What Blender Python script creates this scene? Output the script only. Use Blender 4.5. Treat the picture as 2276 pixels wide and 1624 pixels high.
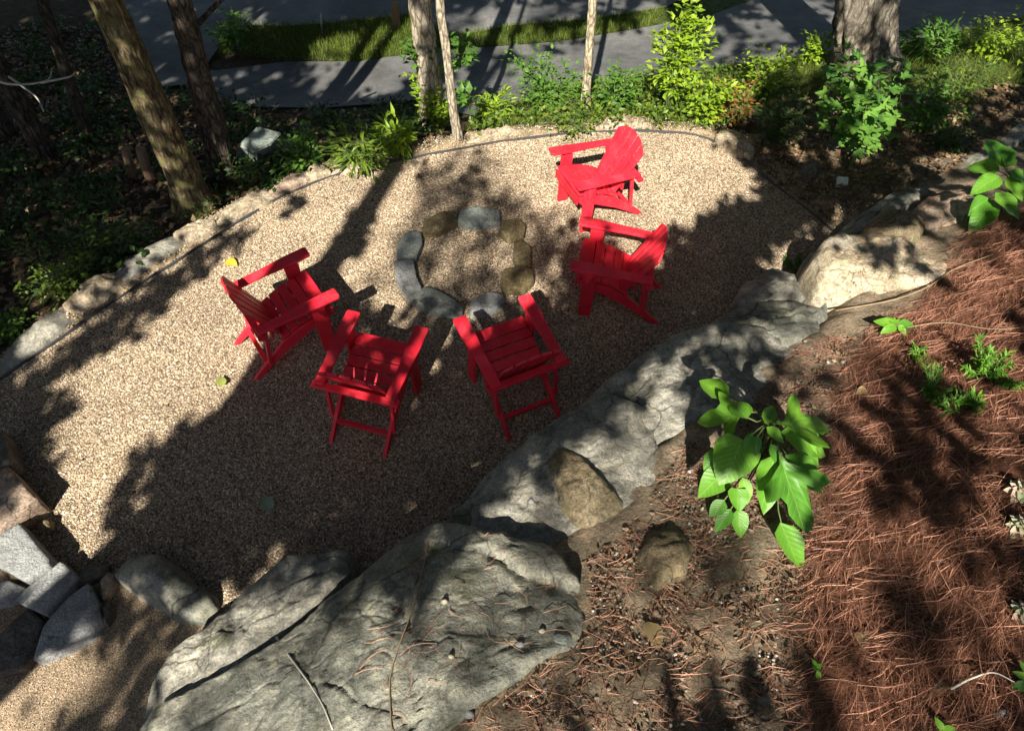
import bpy, math, random
import numpy as np
from mathutils import Vector, Matrix, noise, Euler
random.seed(7); rng = np.random.default_rng(7)
for o in list(bpy.data.objects): bpy.data.objects.remove(o)
SC = bpy.context.scene
COL = SC.collection

# ------------------------------------------------------------------ camera
CAM_H, F_PX = 5.065, 686.0
PITCH, ROLL = math.radians(53.07), math.radians(2.27)
FW = np.array([0, math.cos(PITCH), -math.sin(PITCH)])
RT0 = np.array([1.0, 0, 0]); UP0 = np.cross(RT0, FW)
RT = math.cos(ROLL)*RT0 + math.sin(ROLL)*UP0
UP = -math.sin(ROLL)*RT0 + math.cos(ROLL)*UP0
CAM = np.array([0, 0, CAM_H])
cd = bpy.data.cameras.new('camera'); cam = bpy.data.objects.new('camera', cd); COL.objects.link(cam)
cd.sensor_width = 36; cd.lens = F_PX/1024*36; cd.clip_start = 0.05; cd.clip_end = 400
M = Matrix.Identity(4)
for i in range(3):
    M[i][0] = RT[i]; M[i][1] = UP[i]; M[i][2] = -FW[i]; M[i][3] = CAM[i]
cam.matrix_world = M
SC.camera = cam
SC.render.resolution_x = 1024; SC.render.resolution_y = 730

# ------------------------------------------------------------------ light
SUN_EL, SUN_AZ = math.radians(44), math.radians(10.5)    # light travels towards azimuth 10.5 deg (from +y to +x)
LDIR = np.array([math.sin(SUN_AZ)*math.cos(SUN_EL), math.cos(SUN_AZ)*math.cos(SUN_EL), -math.sin(SUN_EL)])
TOSUN = -LDIR
world = bpy.data.worlds.new('World'); SC.world = world; world.use_nodes = True
wn = world.node_tree.nodes; wl = world.node_tree.links
bg = wn['Background']; bg.inputs[1].default_value = 0.062
sky = wn.new('ShaderNodeTexSky'); sky.sky_type = 'NISHITA'; sky.sun_disc = False
sky.sun_elevation = SUN_EL
sky.sun_rotation = math.atan2(TOSUN[0], TOSUN[1])
wl.new(sky.outputs[0], bg.inputs[0])
sl = bpy.data.lights.new('sun', 'SUN'); sl.energy = 5.0; sl.angle = math.radians(0.5); sl.color = (1, 0.93, 0.80)
sun = bpy.data.objects.new('sun', sl); COL.objects.link(sun)
sun.rotation_euler = Vector(TOSUN).to_track_quat('Z', 'Y').to_euler(); sun.location = (-4, -20, 25)
SC.view_settings.view_transform = 'Standard'; SC.view_settings.look = 'None'
SC.view_settings.gamma = 1; SC.view_settings.use_curve_mapping = False
SC.view_settings.exposure = 1.32

# ------------------------------------------------------------------ survey helpers
K = 1024/2276.0
def ray(u, v):
    u, v = u*K, v*K
    return FW*F_PX + RT*(u-512) + UP*(365-v)
def at(u, v, z):
    d = ray(u, v); return CAM + d*((z-CAM_H)/d[2])
def pix(P):
    v = np.asarray(P)-CAM; d = v@FW
    return (512+F_PX*(v@RT)/d)/K, (365-F_PX*(v@UP)/d)/K, d
def inpoly(x, y, poly):
    x = np.asarray(x, float); y = np.asarray(y, float); c = np.zeros(x.shape, bool); n = len(poly)
    for i in range(n):
        x0, y0 = poly[i][:2]; x1, y1 = poly[i-1][:2]
        cr = ((y0 > y) != (y1 > y))
        xi = (x1-x0)*(y-y0)/((y1-y0) if y1 != y0 else 1e-9)+x0
        c ^= cr & (x < xi)
    return c
def polydist(x, y, poly, closed=True):
    x = np.asarray(x, float); y = np.asarray(y, float); d = np.full(x.shape, 1e9); n = len(poly)
    for i in range(0 if closed else 1, n):
        ax, ay = poly[i-1][:2]; bx, by = poly[i][:2]
        ex, ey = bx-ax, by-ay; L = ex*ex+ey*ey+1e-12
        t = np.clip(((x-ax)*ex+(y-ay)*ey)/L, 0, 1)
        d = np.minimum(d, np.hypot(x-ax-t*ex, y-ay-t*ey))
    return d
def sstep(t): t = np.clip(t, 0, 1); return t*t*(3-2*t)

# patio outline: far rim runs along the edging, near side runs under the boulders
RIM = [(0,845),(130,755),(300,640),(450,545),(560,475),(700,405),(850,365),(1000,335),(1150,310),(1300,295),(1450,292),(1560,305),(1640,345),(1720,410),(1790,465),(1850,512)]
RIMW = [at(u, v, 0.0)[:2] for u, v in RIM]
def smooth_line(pts, n):
    pts = np.array(pts, float); s = np.r_[0, np.cumsum(np.linalg.norm(np.diff(pts, axis=0), axis=1))]
    t = np.linspace(0, s[-1], n); out = np.empty((n, pts.shape[1]))
    m = np.gradient(pts, s, axis=0)
    idx = np.clip(np.searchsorted(s, t, side='right')-1, 0, len(s)-2)
    h = s[idx+1]-s[idx]; w = ((t-s[idx])/h)[:, None]; h = h[:, None]
    return ((2*w**3-3*w**2+1)*pts[idx]+(w**3-2*w**2+w)*h*m[idx]+(-2*w**3+3*w**2)*pts[idx+1]+(w**3-w**2)*h*m[idx+1])
RIMW = smooth_line(RIMW, 70)
PATIO = [tuple(p) for p in RIMW] + [(3.4,5.6),(2.2,4.25),(1.5,3.75),(.5,2.8),(-.3,1.9),(-1.1,1.45),(-1.75,.9),(-1.9,.0),(-1.9,-2),(-8,-2),(-8,1.0),(-5.4,2.2)]

# terrain control points (survey point, height)
CTRL = [(1138,1624,2.45),(1300,1450,2.2),(1600,1624,2.75),(2276,1624,3.1),(1900,1400,2.65),(2276,1250,2.75),(1500,1300,1.95),
        (1450,1050,1.2),(1420,1200,1.65),(1700,1100,1.75),(1650,930,1.2),(1800,850,1.2),(1900,760,1.05),(2100,850,1.7),(2276,850,2.05),
        (2276,650,1.65),(2150,560,1.15),(2276,500,1.2),(2276,400,.7),(2240,300,.2),(2000,500,.6),(1300,1180,1.3),(1150,1195,1.15),(1000,1500,1.9),(700,1560,1.2),(850,1400,1.1)]
def gz_(z): return .9*z if z < .9 else .81+(z-.9)*.47
XYZ = [tuple(at(u, v, gz_(z))) for u, v, z in CTRL]
for u, v, z in [(440,460,-.25),(500,410,-.3),(300,560,-.2),(100,640,-.25),(0,600,-.4),(0,300,-1.0),(0,0,-1.35),(300,300,-.85),(500,250,-1.0),(700,250,-1.0),(930,240,-.95),(700,340,-.35),(900,320,-.15),
                (600,100,-1.1),(900,100,-1.1),(1200,60,-1.1),(1500,60,-.9),(300,100,-1.15),(1050,260,-.55),(1250,170,-.85),(1300,250,-.25),(1450,240,-.25),(1620,150,-.6),(1620,240,-.15),(1850,200,-.05),(1915,165,-.1),
                (2000,300,.0),(1800,400,0.02),(1780,330,0.0),(1900,450,.1),(2150,230,.1),(2276,180,.1),(2100,100,-.15),(2276,20,-.5),(1800,60,-.6)]:
    XYZ.append(tuple(at(u, v, z)))
XYZ += [(-1.4,.6,.6),(-1.5,-1,.9),(0,-1.2,1.65),(2.5,-1,2.0),(5,-.5,2.05),(0,-4,2.0),(5,-5,2.3),(-4,-5,1.6),(6,3,1.7),(8,6,.9),(9,10,.2),(-9,3,-.7),(-10,8,-1.4),(-12,14,-1.8),(0,16,-1.2),(9,16,-.9),(12,0,2.2),(-12,-4,1),(0,-20,3),(20,-15,3),(-20,-15,2.5),(30,15,1),(-30,15,-2),(30,50,0),(-30,50,-2.5),(0,60,-1.5),(60,80,0),(-60,80,-3),(60,-25,4),(-60,-25,2)]
XYZ = np.array(XYZ)
def _U(r2): return np.where(r2 > 1e-12, r2*np.log(np.maximum(r2, 1e-12)), 0)
_n = len(XYZ); _X = XYZ[:, :2]
_A = np.zeros((_n+3, _n+3)); _A[:_n, :_n] = _U(((_X[:, None]-_X[None])**2).sum(-1)) + 0.02*np.eye(_n)
_A[:_n, _n] = 1; _A[:_n, _n+1:] = _X; _A[_n:, :_n] = _A[:_n, _n:].T
_w = np.linalg.solve(_A, np.r_[XYZ[:, 2], 0, 0, 0])
def tps(x, y):
    x = np.asarray(x, float).ravel(); y = np.asarray(y, float).ravel(); out = np.empty(x.shape)
    for i in range(0, len(x), 20000):
        a, b = x[i:i+20000], y[i:i+20000]
        r2 = (a[:, None]-_X[None, :, 0])**2+(b[:, None]-_X[None, :, 1])**2
        out[i:i+20000] = _U(r2)@_w[:_n]+_w[_n]+_w[_n+1]*a+_w[_n+2]*b
    return np.clip(out, -3.2, 5)
def G(x, y):
    shp = np.shape(x); x = np.asarray(x, float).ravel(); y = np.asarray(y, float).ravel()
    z = tps(x, y); ins = inpoly(x, y, PATIO); d = polydist(x, y, PATIO)
    w = np.where(ins, 0, sstep((d-.12)/.55))
    z = z*w + (1-w)*np.where(ins, -.06, -.02)
    return z.reshape(shp) if shp else float(z[0])
def hit(u, v, dz=0.0):
    d = ray(u, v); d = d/np.linalg.norm(d)
    t = np.linspace(.4, 40, 1600); P = CAM+d*t[:, None]
    below = P[:, 2] < G(P[:, 0], P[:, 1])+dz
    i = int(np.argmax(below)) if below.any() else len(t)-1
    lo, hi = t[max(i-1, 0)], t[i]
    tt = np.linspace(lo, hi, 24); P = CAM+d*tt[:, None]
    b = P[:, 2] < G(P[:, 0], P[:, 1])+dz
    return P[int(np.argmax(b)) if b.any() else -1]
def upto(base, u, v):
    # point on the sight line through (u,v) that is nearest to the vertical over base
    d = ray(u, v); a = d[:2]; b = base[:2]-CAM[:2]
    t = (a@b)/(a@a); return CAM+d*t

# ------------------------------------------------------------------ materials
def mat(name):
    m = bpy.data.materials.new(name); m.use_nodes = True
    nt = m.node_tree; return m, nt, nt.nodes, nt.links, nt.nodes['Principled BSDF']
def node(nt, t, **kw):
    n = nt.nodes.new(t)
    for k, v in kw.items(): setattr(n, k, v)
    return n
def ramp(nt, fac, stops, interp='LINEAR'):
    r = node(nt, 'ShaderNodeValToRGB'); e = r.color_ramp.elements; r.color_ramp.interpolation = interp
    while len(e) < len(stops): e.new(0.5)
    for i, (p, c) in enumerate(stops):
        e[i].position = p; e[i].color = (*c, 1) if len(c) == 3 else c
    nt.links.new(fac, r.inputs[0]); return r.outputs[0]
def noise_tex(nt, scale, detail=6, rough=.6, coord=None, dist=0):
    n = node(nt, 'ShaderNodeTexNoise'); n.inputs['Scale'].default_value = scale; n.inputs['Detail'].default_value = detail
    n.inputs['Roughness'].default_value = rough; n.inputs['Distortion'].default_value = dist
    if coord is not None: nt.links.new(coord, n.inputs['Vector'])
    return n.outputs['Fac']
def mix(nt, fac, a, b, blend='MIX'):
    n = node(nt, 'ShaderNodeMix', data_type='RGBA', blend_type=blend)
    for s, i in ((fac, 0), (a, 6), (b, 7)):
        if isinstance(s, (int, float)): n.inputs[i].default_value = s
        elif isinstance(s, tuple): n.inputs[i].default_value = (*s, 1)
        else: nt.links.new(s, n.inputs[i])
    return n.outputs[2]
def bump(nt, h, strength, dist, prev=None):
    b = node(nt, 'ShaderNodeBump'); b.inputs['Strength'].default_value = strength; b.inputs['Distance'].default_value = dist
    nt.links.new(h, b.inputs['Height'])
    if prev is not None: nt.links.new(prev, b.inputs['Normal'])
    return b.outputs[0]
def geo_pos(nt): return node(nt, 'ShaderNodeNewGeometry').outputs['Position']

def rock_mat(name, c1, c2, c3, scale=3.0, moss=0.0, rough=.85, bands=0.0, grain=1.0):
    m, nt, N, L, P = mat(name); p = geo_pos(nt)
    a = noise_tex(nt, scale, 8, .62, p, .4); b = noise_tex(nt, scale*6, 8, .7, p, .2); f = noise_tex(nt, 60, 6, .75, p)
    col = ramp(nt, a, [(.28, c1), (.5, c2), (.72, c3)])
    fine = ramp(nt, b, [(.3, (.45,.45,.44)), (.5, (1,1,1)), (.72, (1.6,1.52,1.36))])
    col = mix(nt, grain, col, fine, 'MULTIPLY')
    grit = ramp(nt, f, [(.33, (.45,.45,.45)), (.5, (1,1,1)), (.66, (1.5,1.5,1.45))])
    col = mix(nt, .8*grain, col, grit, 'MULTIPLY')
    if bands:
        mp = node(nt, 'ShaderNodeMapping'); mp.inputs['Rotation'].default_value = (.25,.2,0); mp.inputs['Scale'].default_value = (.7,.7,7); L.new(p, mp.inputs[0])
        bn = noise_tex(nt, 2.2, 6, .6, mp.outputs[0], .6)
        col = mix(nt, bands, col, ramp(nt, bn, [(.35, (.35,.33,.3)), (.5, (.85,.8,.72)), (.65, (.6,.62,.6))]), 'MULTIPLY')
    # dark hairline cracks
    v = node(nt, 'ShaderNodeTexVoronoi', feature='DISTANCE_TO_EDGE'); v.inputs['Scale'].default_value = scale*.8
    wv = node(nt, 'ShaderNodeMixRGB'); wv.blend_type = 'ADD'; wv.inputs[0].default_value = .18
    L.new(p, wv.inputs[1]); nn = node(nt, 'ShaderNodeTexNoise'); nn.inputs['Scale'].default_value = 5; nn.inputs['Detail'].default_value = 6; L.new(p, nn.inputs['Vector']); L.new(nn.outputs['Color'], wv.inputs[2])
    L.new(wv.outputs[0], v.inputs['Vector'])
    ck = ramp(nt, v.outputs['Distance'], [(0, (.18,.17,.15)), (.016, (1,1,1))])
    cm = ramp(nt, noise_tex(nt, scale*.7, 4, .6, p), [(.42, (.1,.1,.1)), (.6, (.95,.95,.95))])
    col = mix(nt, cm, col, mix(nt, 1.0, col, ck, 'MULTIPLY'))
    lz = noise_tex(nt, scale*9, 5, .75, p, 1.2); lm_ = noise_tex(nt, scale*.9, 4, .6, p)
    lm2 = node(nt, 'ShaderNodeMath', operation='MULTIPLY'); L.new(ramp(nt, lz, [(.57, (0,0,0)), (.63, (1,1,1))]), lm2.inputs[0]); L.new(ramp(nt, lm_, [(.45, (0,0,0)), (.6, (.6,.6,.6))]), lm2.inputs[1])
    col = mix(nt, lm2.outputs[0], col, (.42,.43,.36))
    if moss:
        mz = noise_tex(nt, scale*1.4, 7, .68, p)
        col = mix(nt, ramp(nt, mz, [(.60-moss*.3, (0,0,0)), (.74-moss*.3, (.75,.75,.75))]), col, (.075,.085,.035))
    L.new(col, P.inputs['Base Color']); P.inputs['Roughness'].default_value = rough
    P.inputs['Specular IOR Level'].default_value = .25
    n1 = bump(nt, b, .9, .04); n2 = bump(nt, f, .9, .009, n1); n3 = bump(nt, v.outputs['Distance'], .0, .01, n2)
    L.new(n2, P.inputs['Normal'])
    return m
ROCK = {
 'grey':  rock_mat('grey_rock', (.17,.168,.148), (.295,.285,.25), (.43,.405,.345), 2.0, .12),
 'green': rock_mat('green_grey_rock', (.15,.158,.135), (.25,.252,.215), (.37,.35,.29), 1.6, .15),
 'tan':   rock_mat('tan_rock', (.13,.10,.06), (.235,.185,.115), (.33,.28,.19), 4.0, .25),
 'white': rock_mat('pale_rock', (.44,.38,.27), (.60,.54,.42), (.68,.65,.60), 3.5, 0, .8, .8),
 'pink':  rock_mat('pinkish_rock', (.30,.21,.16), (.42,.32,.25), (.52,.44,.36), 3.5, 0),
 'blue':  rock_mat('blue_grey_stone', (.24,.25,.255), (.36,.37,.375), (.47,.48,.475), 5.0, 0, grain=.4),
 'teal':  rock_mat('teal_grey_stone', (.17,.205,.20), (.26,.29,.275), (.37,.36,.31), 5.0, 0, grain=.55),
 'dark':  rock_mat('dark_brown_rock', (.08,.07,.062), (.15,.13,.115), (.24,.21,.185), 6.0, .1),
 'olive': rock_mat('olive_brown_stone', (.11,.085,.042), (.20,.155,.08), (.30,.25,.15), 7.0, 0),
 'rim':   rock_mat('rim_rock', (.24,.19,.13), (.40,.33,.24), (.52,.45,.34), 4.0, .08),
}
def red_mat():
    m, nt, N, L, P = mat('red_painted_lumber'); p = node(nt, 'ShaderNodeTexCoord').outputs['Object']
    oi = node(nt, 'ShaderNodeObjectInfo')
    mp = node(nt, 'ShaderNodeMapping'); mp.inputs['Scale'].default_value = (30, 4, 30); L.new(p, mp.inputs[0])
    g = noise_tex(nt, 2.0, 6, .6, mp.outputs[0], .3); w = noise_tex(nt, 5, 5, .6, p)
    col = ramp(nt, w, [(.3, (.62,.014,.030)), (.55, (.74,.022,.045)), (.8, (.78,.05,.07))])
    col = mix(nt, 1, col, ramp(nt, oi.outputs['Random'], [(0, (.78,.8,.8)), (1, (1.08,1.1,1.1))]), 'MULTIPLY')
    du = noise_tex(nt, 38, 6, .75, p, .5); dm = noise_tex(nt, 7, 4, .6, p)
    dd = node(nt, 'ShaderNodeMath', operation='MULTIPLY'); L.new(ramp(nt, du, [(.5, (0,0,0)), (.68, (.5,.5,.5))]), dd.inputs[0]); L.new(ramp(nt, dm, [(.42, (0,0,0)), (.7, (.8,.8,.8))]), dd.inputs[1])
    col = mix(nt, dd.outputs[0], col, (.62,.22,.20))
    L.new(ramp(nt, w, [(.3, (.42,.42,.42)), (.7, (.66,.66,.66))]), P.inputs['Roughness'])
    L.new(col, P.inputs['Base Color']); P.inputs['Specular IOR Level'].default_value = .4
    L.new(bump(nt, g, .35, .004), P.inputs['Normal']); return m
RED = red_mat()
def leaf_mat(name, lo, hi, trans=.35, island=True, rough=.45, veins=False):
    m, nt, N, L, P = mat(name)
    r = node(nt, 'ShaderNodeNewGeometry').outputs['Random Per Island'] if island else node(nt, 'ShaderNodeObjectInfo').outputs['Random']
    col = ramp(nt, r, [(0, lo), (1, hi)])
    p = node(nt, 'ShaderNodeTexCoord').outputs['Object']
    nz = noise_tex(nt, 25 if island else 3, 4, .6, p)
    col = mix(nt, .6, col, ramp(nt, nz, [(.3, (.72,.75,.7)), (.7, (1.2,1.15,1.1))]), 'MULTIPLY')
    if veins:
        sx = node(nt, 'ShaderNodeSeparateXYZ'); L.new(p, sx.inputs[0])
        def mth(op, a, b=None, c=None):
            q = node(nt, 'ShaderNodeMath', operation=op)
            for i_, v_ in enumerate((a, b, c)):
                if v_ is None: continue
                if isinstance(v_, (int, float)): q.inputs[i_].default_value = v_
                else: L.new(v_, q.inputs[i_])
            return q.outputs[0]
        ax = mth('ABSOLUTE', sx.outputs[0]); ph = mth('MULTIPLY_ADD', sx.outputs[1], 8.5, mth('MULTIPLY', ax, -8.0))
        fr = mth('ABSOLUTE', mth('SUBTRACT', mth('FRACT', ph), .5)); side = mth('LESS_THAN', fr, .07); mid = mth('LESS_THAN', ax, .012)
        vm = mth('MAXIMUM', mth('MULTIPLY', side, .55), mid)
        col = mix(nt, mth('MULTIPLY', vm, .3), col, (.30,.46,.14))
        hgt = mth('MULTIPLY', fr, 1.0); L.new(bump(nt, hgt, .2, .012), P.inputs['Normal'])
    L.new(col, P.inputs['Base Color']); P.inputs['Roughness'].default_value = rough; P.inputs['Specular IOR Level'].default_value = .35
    tr = node(nt, 'ShaderNodeBsdfTranslucent'); L.new(mix(nt, 1, col, (1.15,1.2,.6), 'MULTIPLY'), tr.inputs['Color'])
    ms = node(nt, 'ShaderNodeMixShader'); ms.inputs[0].default_value = trans
    L.new(P.outputs[0], ms.inputs[1]); L.new(tr.outputs[0], ms.inputs[2]); L.new(ms.outputs[0], N['Material Output'].inputs['Surface'])
    return m
LEAF = {
 'lime': leaf_mat('lime_leaf', (.13,.24,.015), (.30,.42,.03)),
 'green': leaf_mat('green_leaf', (.055,.14,.02), (.12,.25,.035)),
 'dark': leaf_mat('dark_leaf', (.02,.05,.012), (.05,.10,.02)),
 'canopy': leaf_mat('canopy_leaf', (.03,.07,.012), (.06,.13,.02), .15),
 'mixed': leaf_mat('mixed_leaf', (.045,.11,.02), (.19,.26,.03)),
 'red': leaf_mat('reddish_leaf', (.20,.05,.02), (.22,.20,.04)),
 'big': leaf_mat('broad_leaf', (.06,.20,.02), (.17,.38,.035), .3, False, .42, True),
 'maple': leaf_mat('lobed_shrub_leaf', (.05,.15,.03), (.16,.31,.05), .3, False),
 'fern': leaf_mat('feathery_leaf', (.05,.16,.015), (.16,.34,.03), .3),
 'litter': leaf_mat('dry_leaf', (.07,.04,.022), (.28,.19,.11), .1),
 'yellow': leaf_mat('yellow_leaf', (.55,.45,.04), (.6,.5,.05), .2),
 'sedum': leaf_mat('pale_succulent', (.30,.36,.20), (.55,.42,.34), .15),
 'straw': leaf_mat('pine_needle', (.11,.037,.025), (.54,.275,.185), .1, True, .6),
 'grass': leaf_mat('grass_blade', (.045,.085,.012), (.17,.22,.035), .3),
}
def bark_mat(name, c1, c2, c3, moss=0.0, ms=2.5, vs=1.0):
    m, nt, N, L, P = mat(name); p = node(nt, 'ShaderNodeTexCoord').outputs['Object']
    mp = node(nt, 'ShaderNodeMapping'); mp.inputs['Scale'].default_value = (15*vs, 15*vs, 4.2*vs); L.new(p, mp.inputs[0])
    a = noise_tex(nt, 1.6, 8, .65, mp.outputs[0], .8); b = noise_tex(nt, 26, 6, .7, p)
    v = node(nt, 'ShaderNodeTexVoronoi', feature='DISTANCE_TO_EDGE'); v.inputs['Scale'].default_value = 1.1; L.new(mp.outputs[0], v.inputs['Vector'])
    col = ramp(nt, a, [(.3, c1), (.5, c2), (.68, c3)])
    col = mix(nt, .85, col, ramp(nt, v.outputs['Distance'], [(0, (.25,.22,.2)), (.16, (1,1,1))]), 'MULTIPLY')
    col = mix(nt, .9, col, ramp(nt, b, [(.3, (.5,.5,.5)), (.7, (1.4,1.4,1.3))]), 'MULTIPLY')
    if moss:
        mz = noise_tex(nt, ms, 6, .65, p)
        col = mix(nt, ramp(nt, mz, [(.62-moss*.3, (0,0,0)), (.72-moss*.3, (.85,.85,.85))]), col, (.115,.108,.042))
    L.new(col, P.inputs['Base Color']); P.inputs['Roughness'].default_value = .9; P.inputs['Specular IOR Level'].default_value = .15
    n1 = bump(nt, v.outputs['Distance'], .8, .03); n2 = bump(nt, a, .6, .02, n1); L.new(bump(nt, b, .5, .005, n2), P.inputs['Normal'])
    return m
BARK = {'moss': bark_mat('mossy_bark', (.03,.022,.016), (.115,.085,.052), (.30,.25,.155), .45, 7),
        'dark': bark_mat('dark_bark', (.03,.025,.021), (.075,.06,.05), (.16,.125,.10), .15),
        'pale': bark_mat('pale_bark', (.22,.19,.15), (.40,.35,.28), (.52,.47,.38), .2, 4),
        'slim': bark_mat('slim_pale_bark', (.28,.21,.12), (.42,.36,.27), (.5,.46,.38), .3, 1.2),
        'furrow': bark_mat('furrowed_grey_bark', (.06,.052,.045), (.17,.15,.125), (.33,.30,.25), .2, 1.2, .55)}
def plain(name, c, rough=.8, nz=20, amp=.4):
    m, nt, N, L, P = mat(name); p = geo_pos(nt); n = noise_tex(nt, nz, 6, .65, p)
    L.new(mix(nt, amp, c, ramp(nt, n, [(.3, (.4,.4,.4)), (.7, (1.3,1.3,1.3))]), 'MULTIPLY'), P.inputs['Base Color'])
    P.inputs['Roughness'].default_value = rough; L.new(bump(nt, n, .4, .01), P.inputs['Normal']); return m
STEM = plain('green_stem', (.10,.14,.04)); TWIG = plain('dry_twig', (.26,.19,.11)); PALETWIG = plain('bleached_branch', (.48,.44,.38)); WOOD = plain('weathered_wood', (.22,.13,.075))
EDGING = plain('dark_edging', (.06,.06,.065), .6, 30, .5)
STAKE = plain('pale_stake', (.42,.42,.40)); PAPER = plain('pale_chip', (.62,.64,.6))

def ground_mat():
    m, nt, N, L, P = mat('forest_soil'); p = geo_pos(nt)
    at_ = node(nt, 'ShaderNodeVertexColor'); at_.layer_name = 'zone'
    a = noise_tex(nt, 9, 9, .7, p, .3); b = noise_tex(nt, 55, 7, .75, p); c = noise_tex(nt, 2.2, 6, .6, p)
    col = mix(nt, 1, at_.outputs[0], ramp(nt, a, [(.3, (.45,.43,.40)), (.5, (1,1,1)), (.7, (1.5,1.42,1.3))]), 'MULTIPLY')
    col = mix(nt, .8, col, ramp(nt, b, [(.34, (.4,.4,.4)), (.5, (1,1,1)), (.66, (1.7,1.65,1.55))]), 'MULTIPLY')
    col = mix(nt, .8, col, ramp(nt, c, [(.3, (.7,.72,.7)), (.7, (1.25,1.2,1.15))]), 'MULTIPLY')
    L.new(col, P.inputs['Base Color']); P.inputs['Roughness'].default_value = .95; P.inputs['Specular IOR Level'].default_value = .15
    L.new(bump(nt, b, .8, .012, bump(nt, a, .8, .05)), P.inputs['Normal']); return m
SOIL = ground_mat()
def gravel_mat(name, scale, tint=(1,1,1), pebble=False):
    m, nt, N, L, P = mat(name); p = geo_pos(nt)
    if pebble: r = node(nt, 'ShaderNodeObjectInfo').outputs['Random']
    else:
        v = node(nt, 'ShaderNodeTexVoronoi'); v.inputs['Scale'].default_value = scale; L.new(p, v.inputs['Vector'])
        sp = node(nt, 'ShaderNodeSeparateColor'); L.new(v.outputs['Color'], sp.inputs[0]); r = sp.outputs[0]
    col = ramp(nt, r, [(0, (.085,.066,.052)), (.22, (.18,.142,.108)), (.5, (.30,.242,.18)), (.74, (.39,.322,.245)), (.92, (.47,.405,.325)), (1, (.66,.62,.55))])
    big = noise_tex(nt, 1.3, 5, .6, p)
    col = mix(nt, .8, col, ramp(nt, big, [(.3, (.72,.71,.70)), (.55, (1,1,1)), (.7, (1.15,1.12,1.08))]), 'MULTIPLY')
    if not pebble: col = mix(nt, 1, col, ramp(nt, v.outputs['Distance'], [(.2, (1,1,1)), (.75, (.45,.42,.4))]), 'MULTIPLY')
    col = mix(nt, 1, col, tuple(1.06*q*k_ for q, k_ in zip(tint, (1.03, .985, .90))), 'MULTIPLY')
    L.new(col, P.inputs['Base Color']); P.inputs['Roughness'].default_value = .75; P.inputs['Specular IOR Level'].default_value = .3
    if not pebble: L.new(bump(nt, v.outputs['Distance'], -.9, .02), P.inputs['Normal'])
    return m
GRAVEL = gravel_mat('gravel_bed', 75); PEBBLE = gravel_mat('gravel_pebble', 1, (1,1,1), True)
PATH = gravel_mat('fine_grit', 190, (1.15,1.12,1.08)); SOILPEB_ = gravel_mat('soil_pebble', 1, (.5,.47,.42), True)
def asphalt_mat():
    m, nt, N, L, P = mat('asphalt'); p = geo_pos(nt)
    a = noise_tex(nt, .9, 6, .6, p); b = noise_tex(nt, 70, 5, .8, p); c = noise_tex(nt, 5, 7, .7, p)
    col = mix(nt, 1, ramp(nt, a, [(.3, (.065,.066,.07)), (.5, (.105,.106,.11)), (.7, (.165,.163,.16))]), ramp(nt, b, [(.3, (.55,.55,.55)), (.5, (1,1,1)), (.7, (1.6,1.58,1.5))]), 'MULTIPLY')
    col = mix(nt, .7, col, ramp(nt, c, [(.35, (.7,.68,.64)), (.6, (1.15,1.15,1.15))]), 'MULTIPLY')
    v = node(nt, 'ShaderNodeTexVoronoi', feature='DISTANCE_TO_EDGE'); v.inputs['Scale'].default_value = .55
    nn = node(nt, 'ShaderNodeTexNoise'); nn.inputs['Scale'].default_value = 1.5; nn.inputs['Detail'].default_value = 7; L.new(p, nn.inputs['Vector'])
    L.new(mix(nt, .25, p, nn.outputs['Color'], 'ADD'), v.inputs['Vector'])
    
    L.new(col, P.inputs['Base Color']); P.inputs['Roughness'].default_value = .8
    L.new(bump(nt, b, .6, .008), P.inputs['Normal']); return m
ASPHALT = asphalt_mat()

# ------------------------------------------------------------------ mesh helpers
def mesh(name, V, Fc, smooth=True):
    me = bpy.data.meshes.new(name); me.from_pydata([tuple(map(float, v)) for v in V], [], Fc); me.update()
    if smooth: me.polygons.foreach_set('use_smooth', [True]*len(me.polygons))
    return me
def mesh_np(name, V, Q, smooth=False):
    # V (n,3), Q (m,k) faces of equal size
    me = bpy.data.meshes.new(name); V = np.asarray(V, np.float32); Q = np.asarray(Q, np.int32); k = Q.shape[1]
    me.vertices.add(len(V)); me.vertices.foreach_set('co', V.ravel())
    me.loops.add(Q.size); me.loops.foreach_set('vertex_index', Q.ravel())
    me.polygons.add(len(Q)); me.polygons.foreach_set('loop_start', np.arange(0, Q.size, k, dtype=np.int32))
    me.polygons.foreach_set('use_smooth', np.full(len(Q), smooth)); me.update(calc_edges=True); me.validate(); return me
def link(name, me, m=None, parent=None, loc=None):
    o = bpy.data.objects.new(name, me); COL.objects.link(o)
    if me is not None and m is not None and not me.materials: me.materials.append(m)
    if parent is not None: o.parent = parent
    if loc is not None: o.location = loc
    return o
def tag(o, label, cat, group=None):
    o['label'] = label; o['category'] = cat
    if group: o['group'] = group
    return o
def empty(name, loc, label, cat, group=None, rz=0):
    o = bpy.data.objects.new(name, None); COL.objects.link(o); o.location = loc; o.rotation_euler.z = rz; o.empty_display_size = .1
    return tag(o, label, cat, group)
def structure(name, me, m): o = link(name, me, m); o['kind'] = 'structure'; return o
def stuff(name, me, m, label, cat='', parent=None):
    o = link(name, me, m, parent); o['kind'] = 'stuff'
    if parent is None: o['label'] = label; o['category'] = cat
    return o
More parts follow.
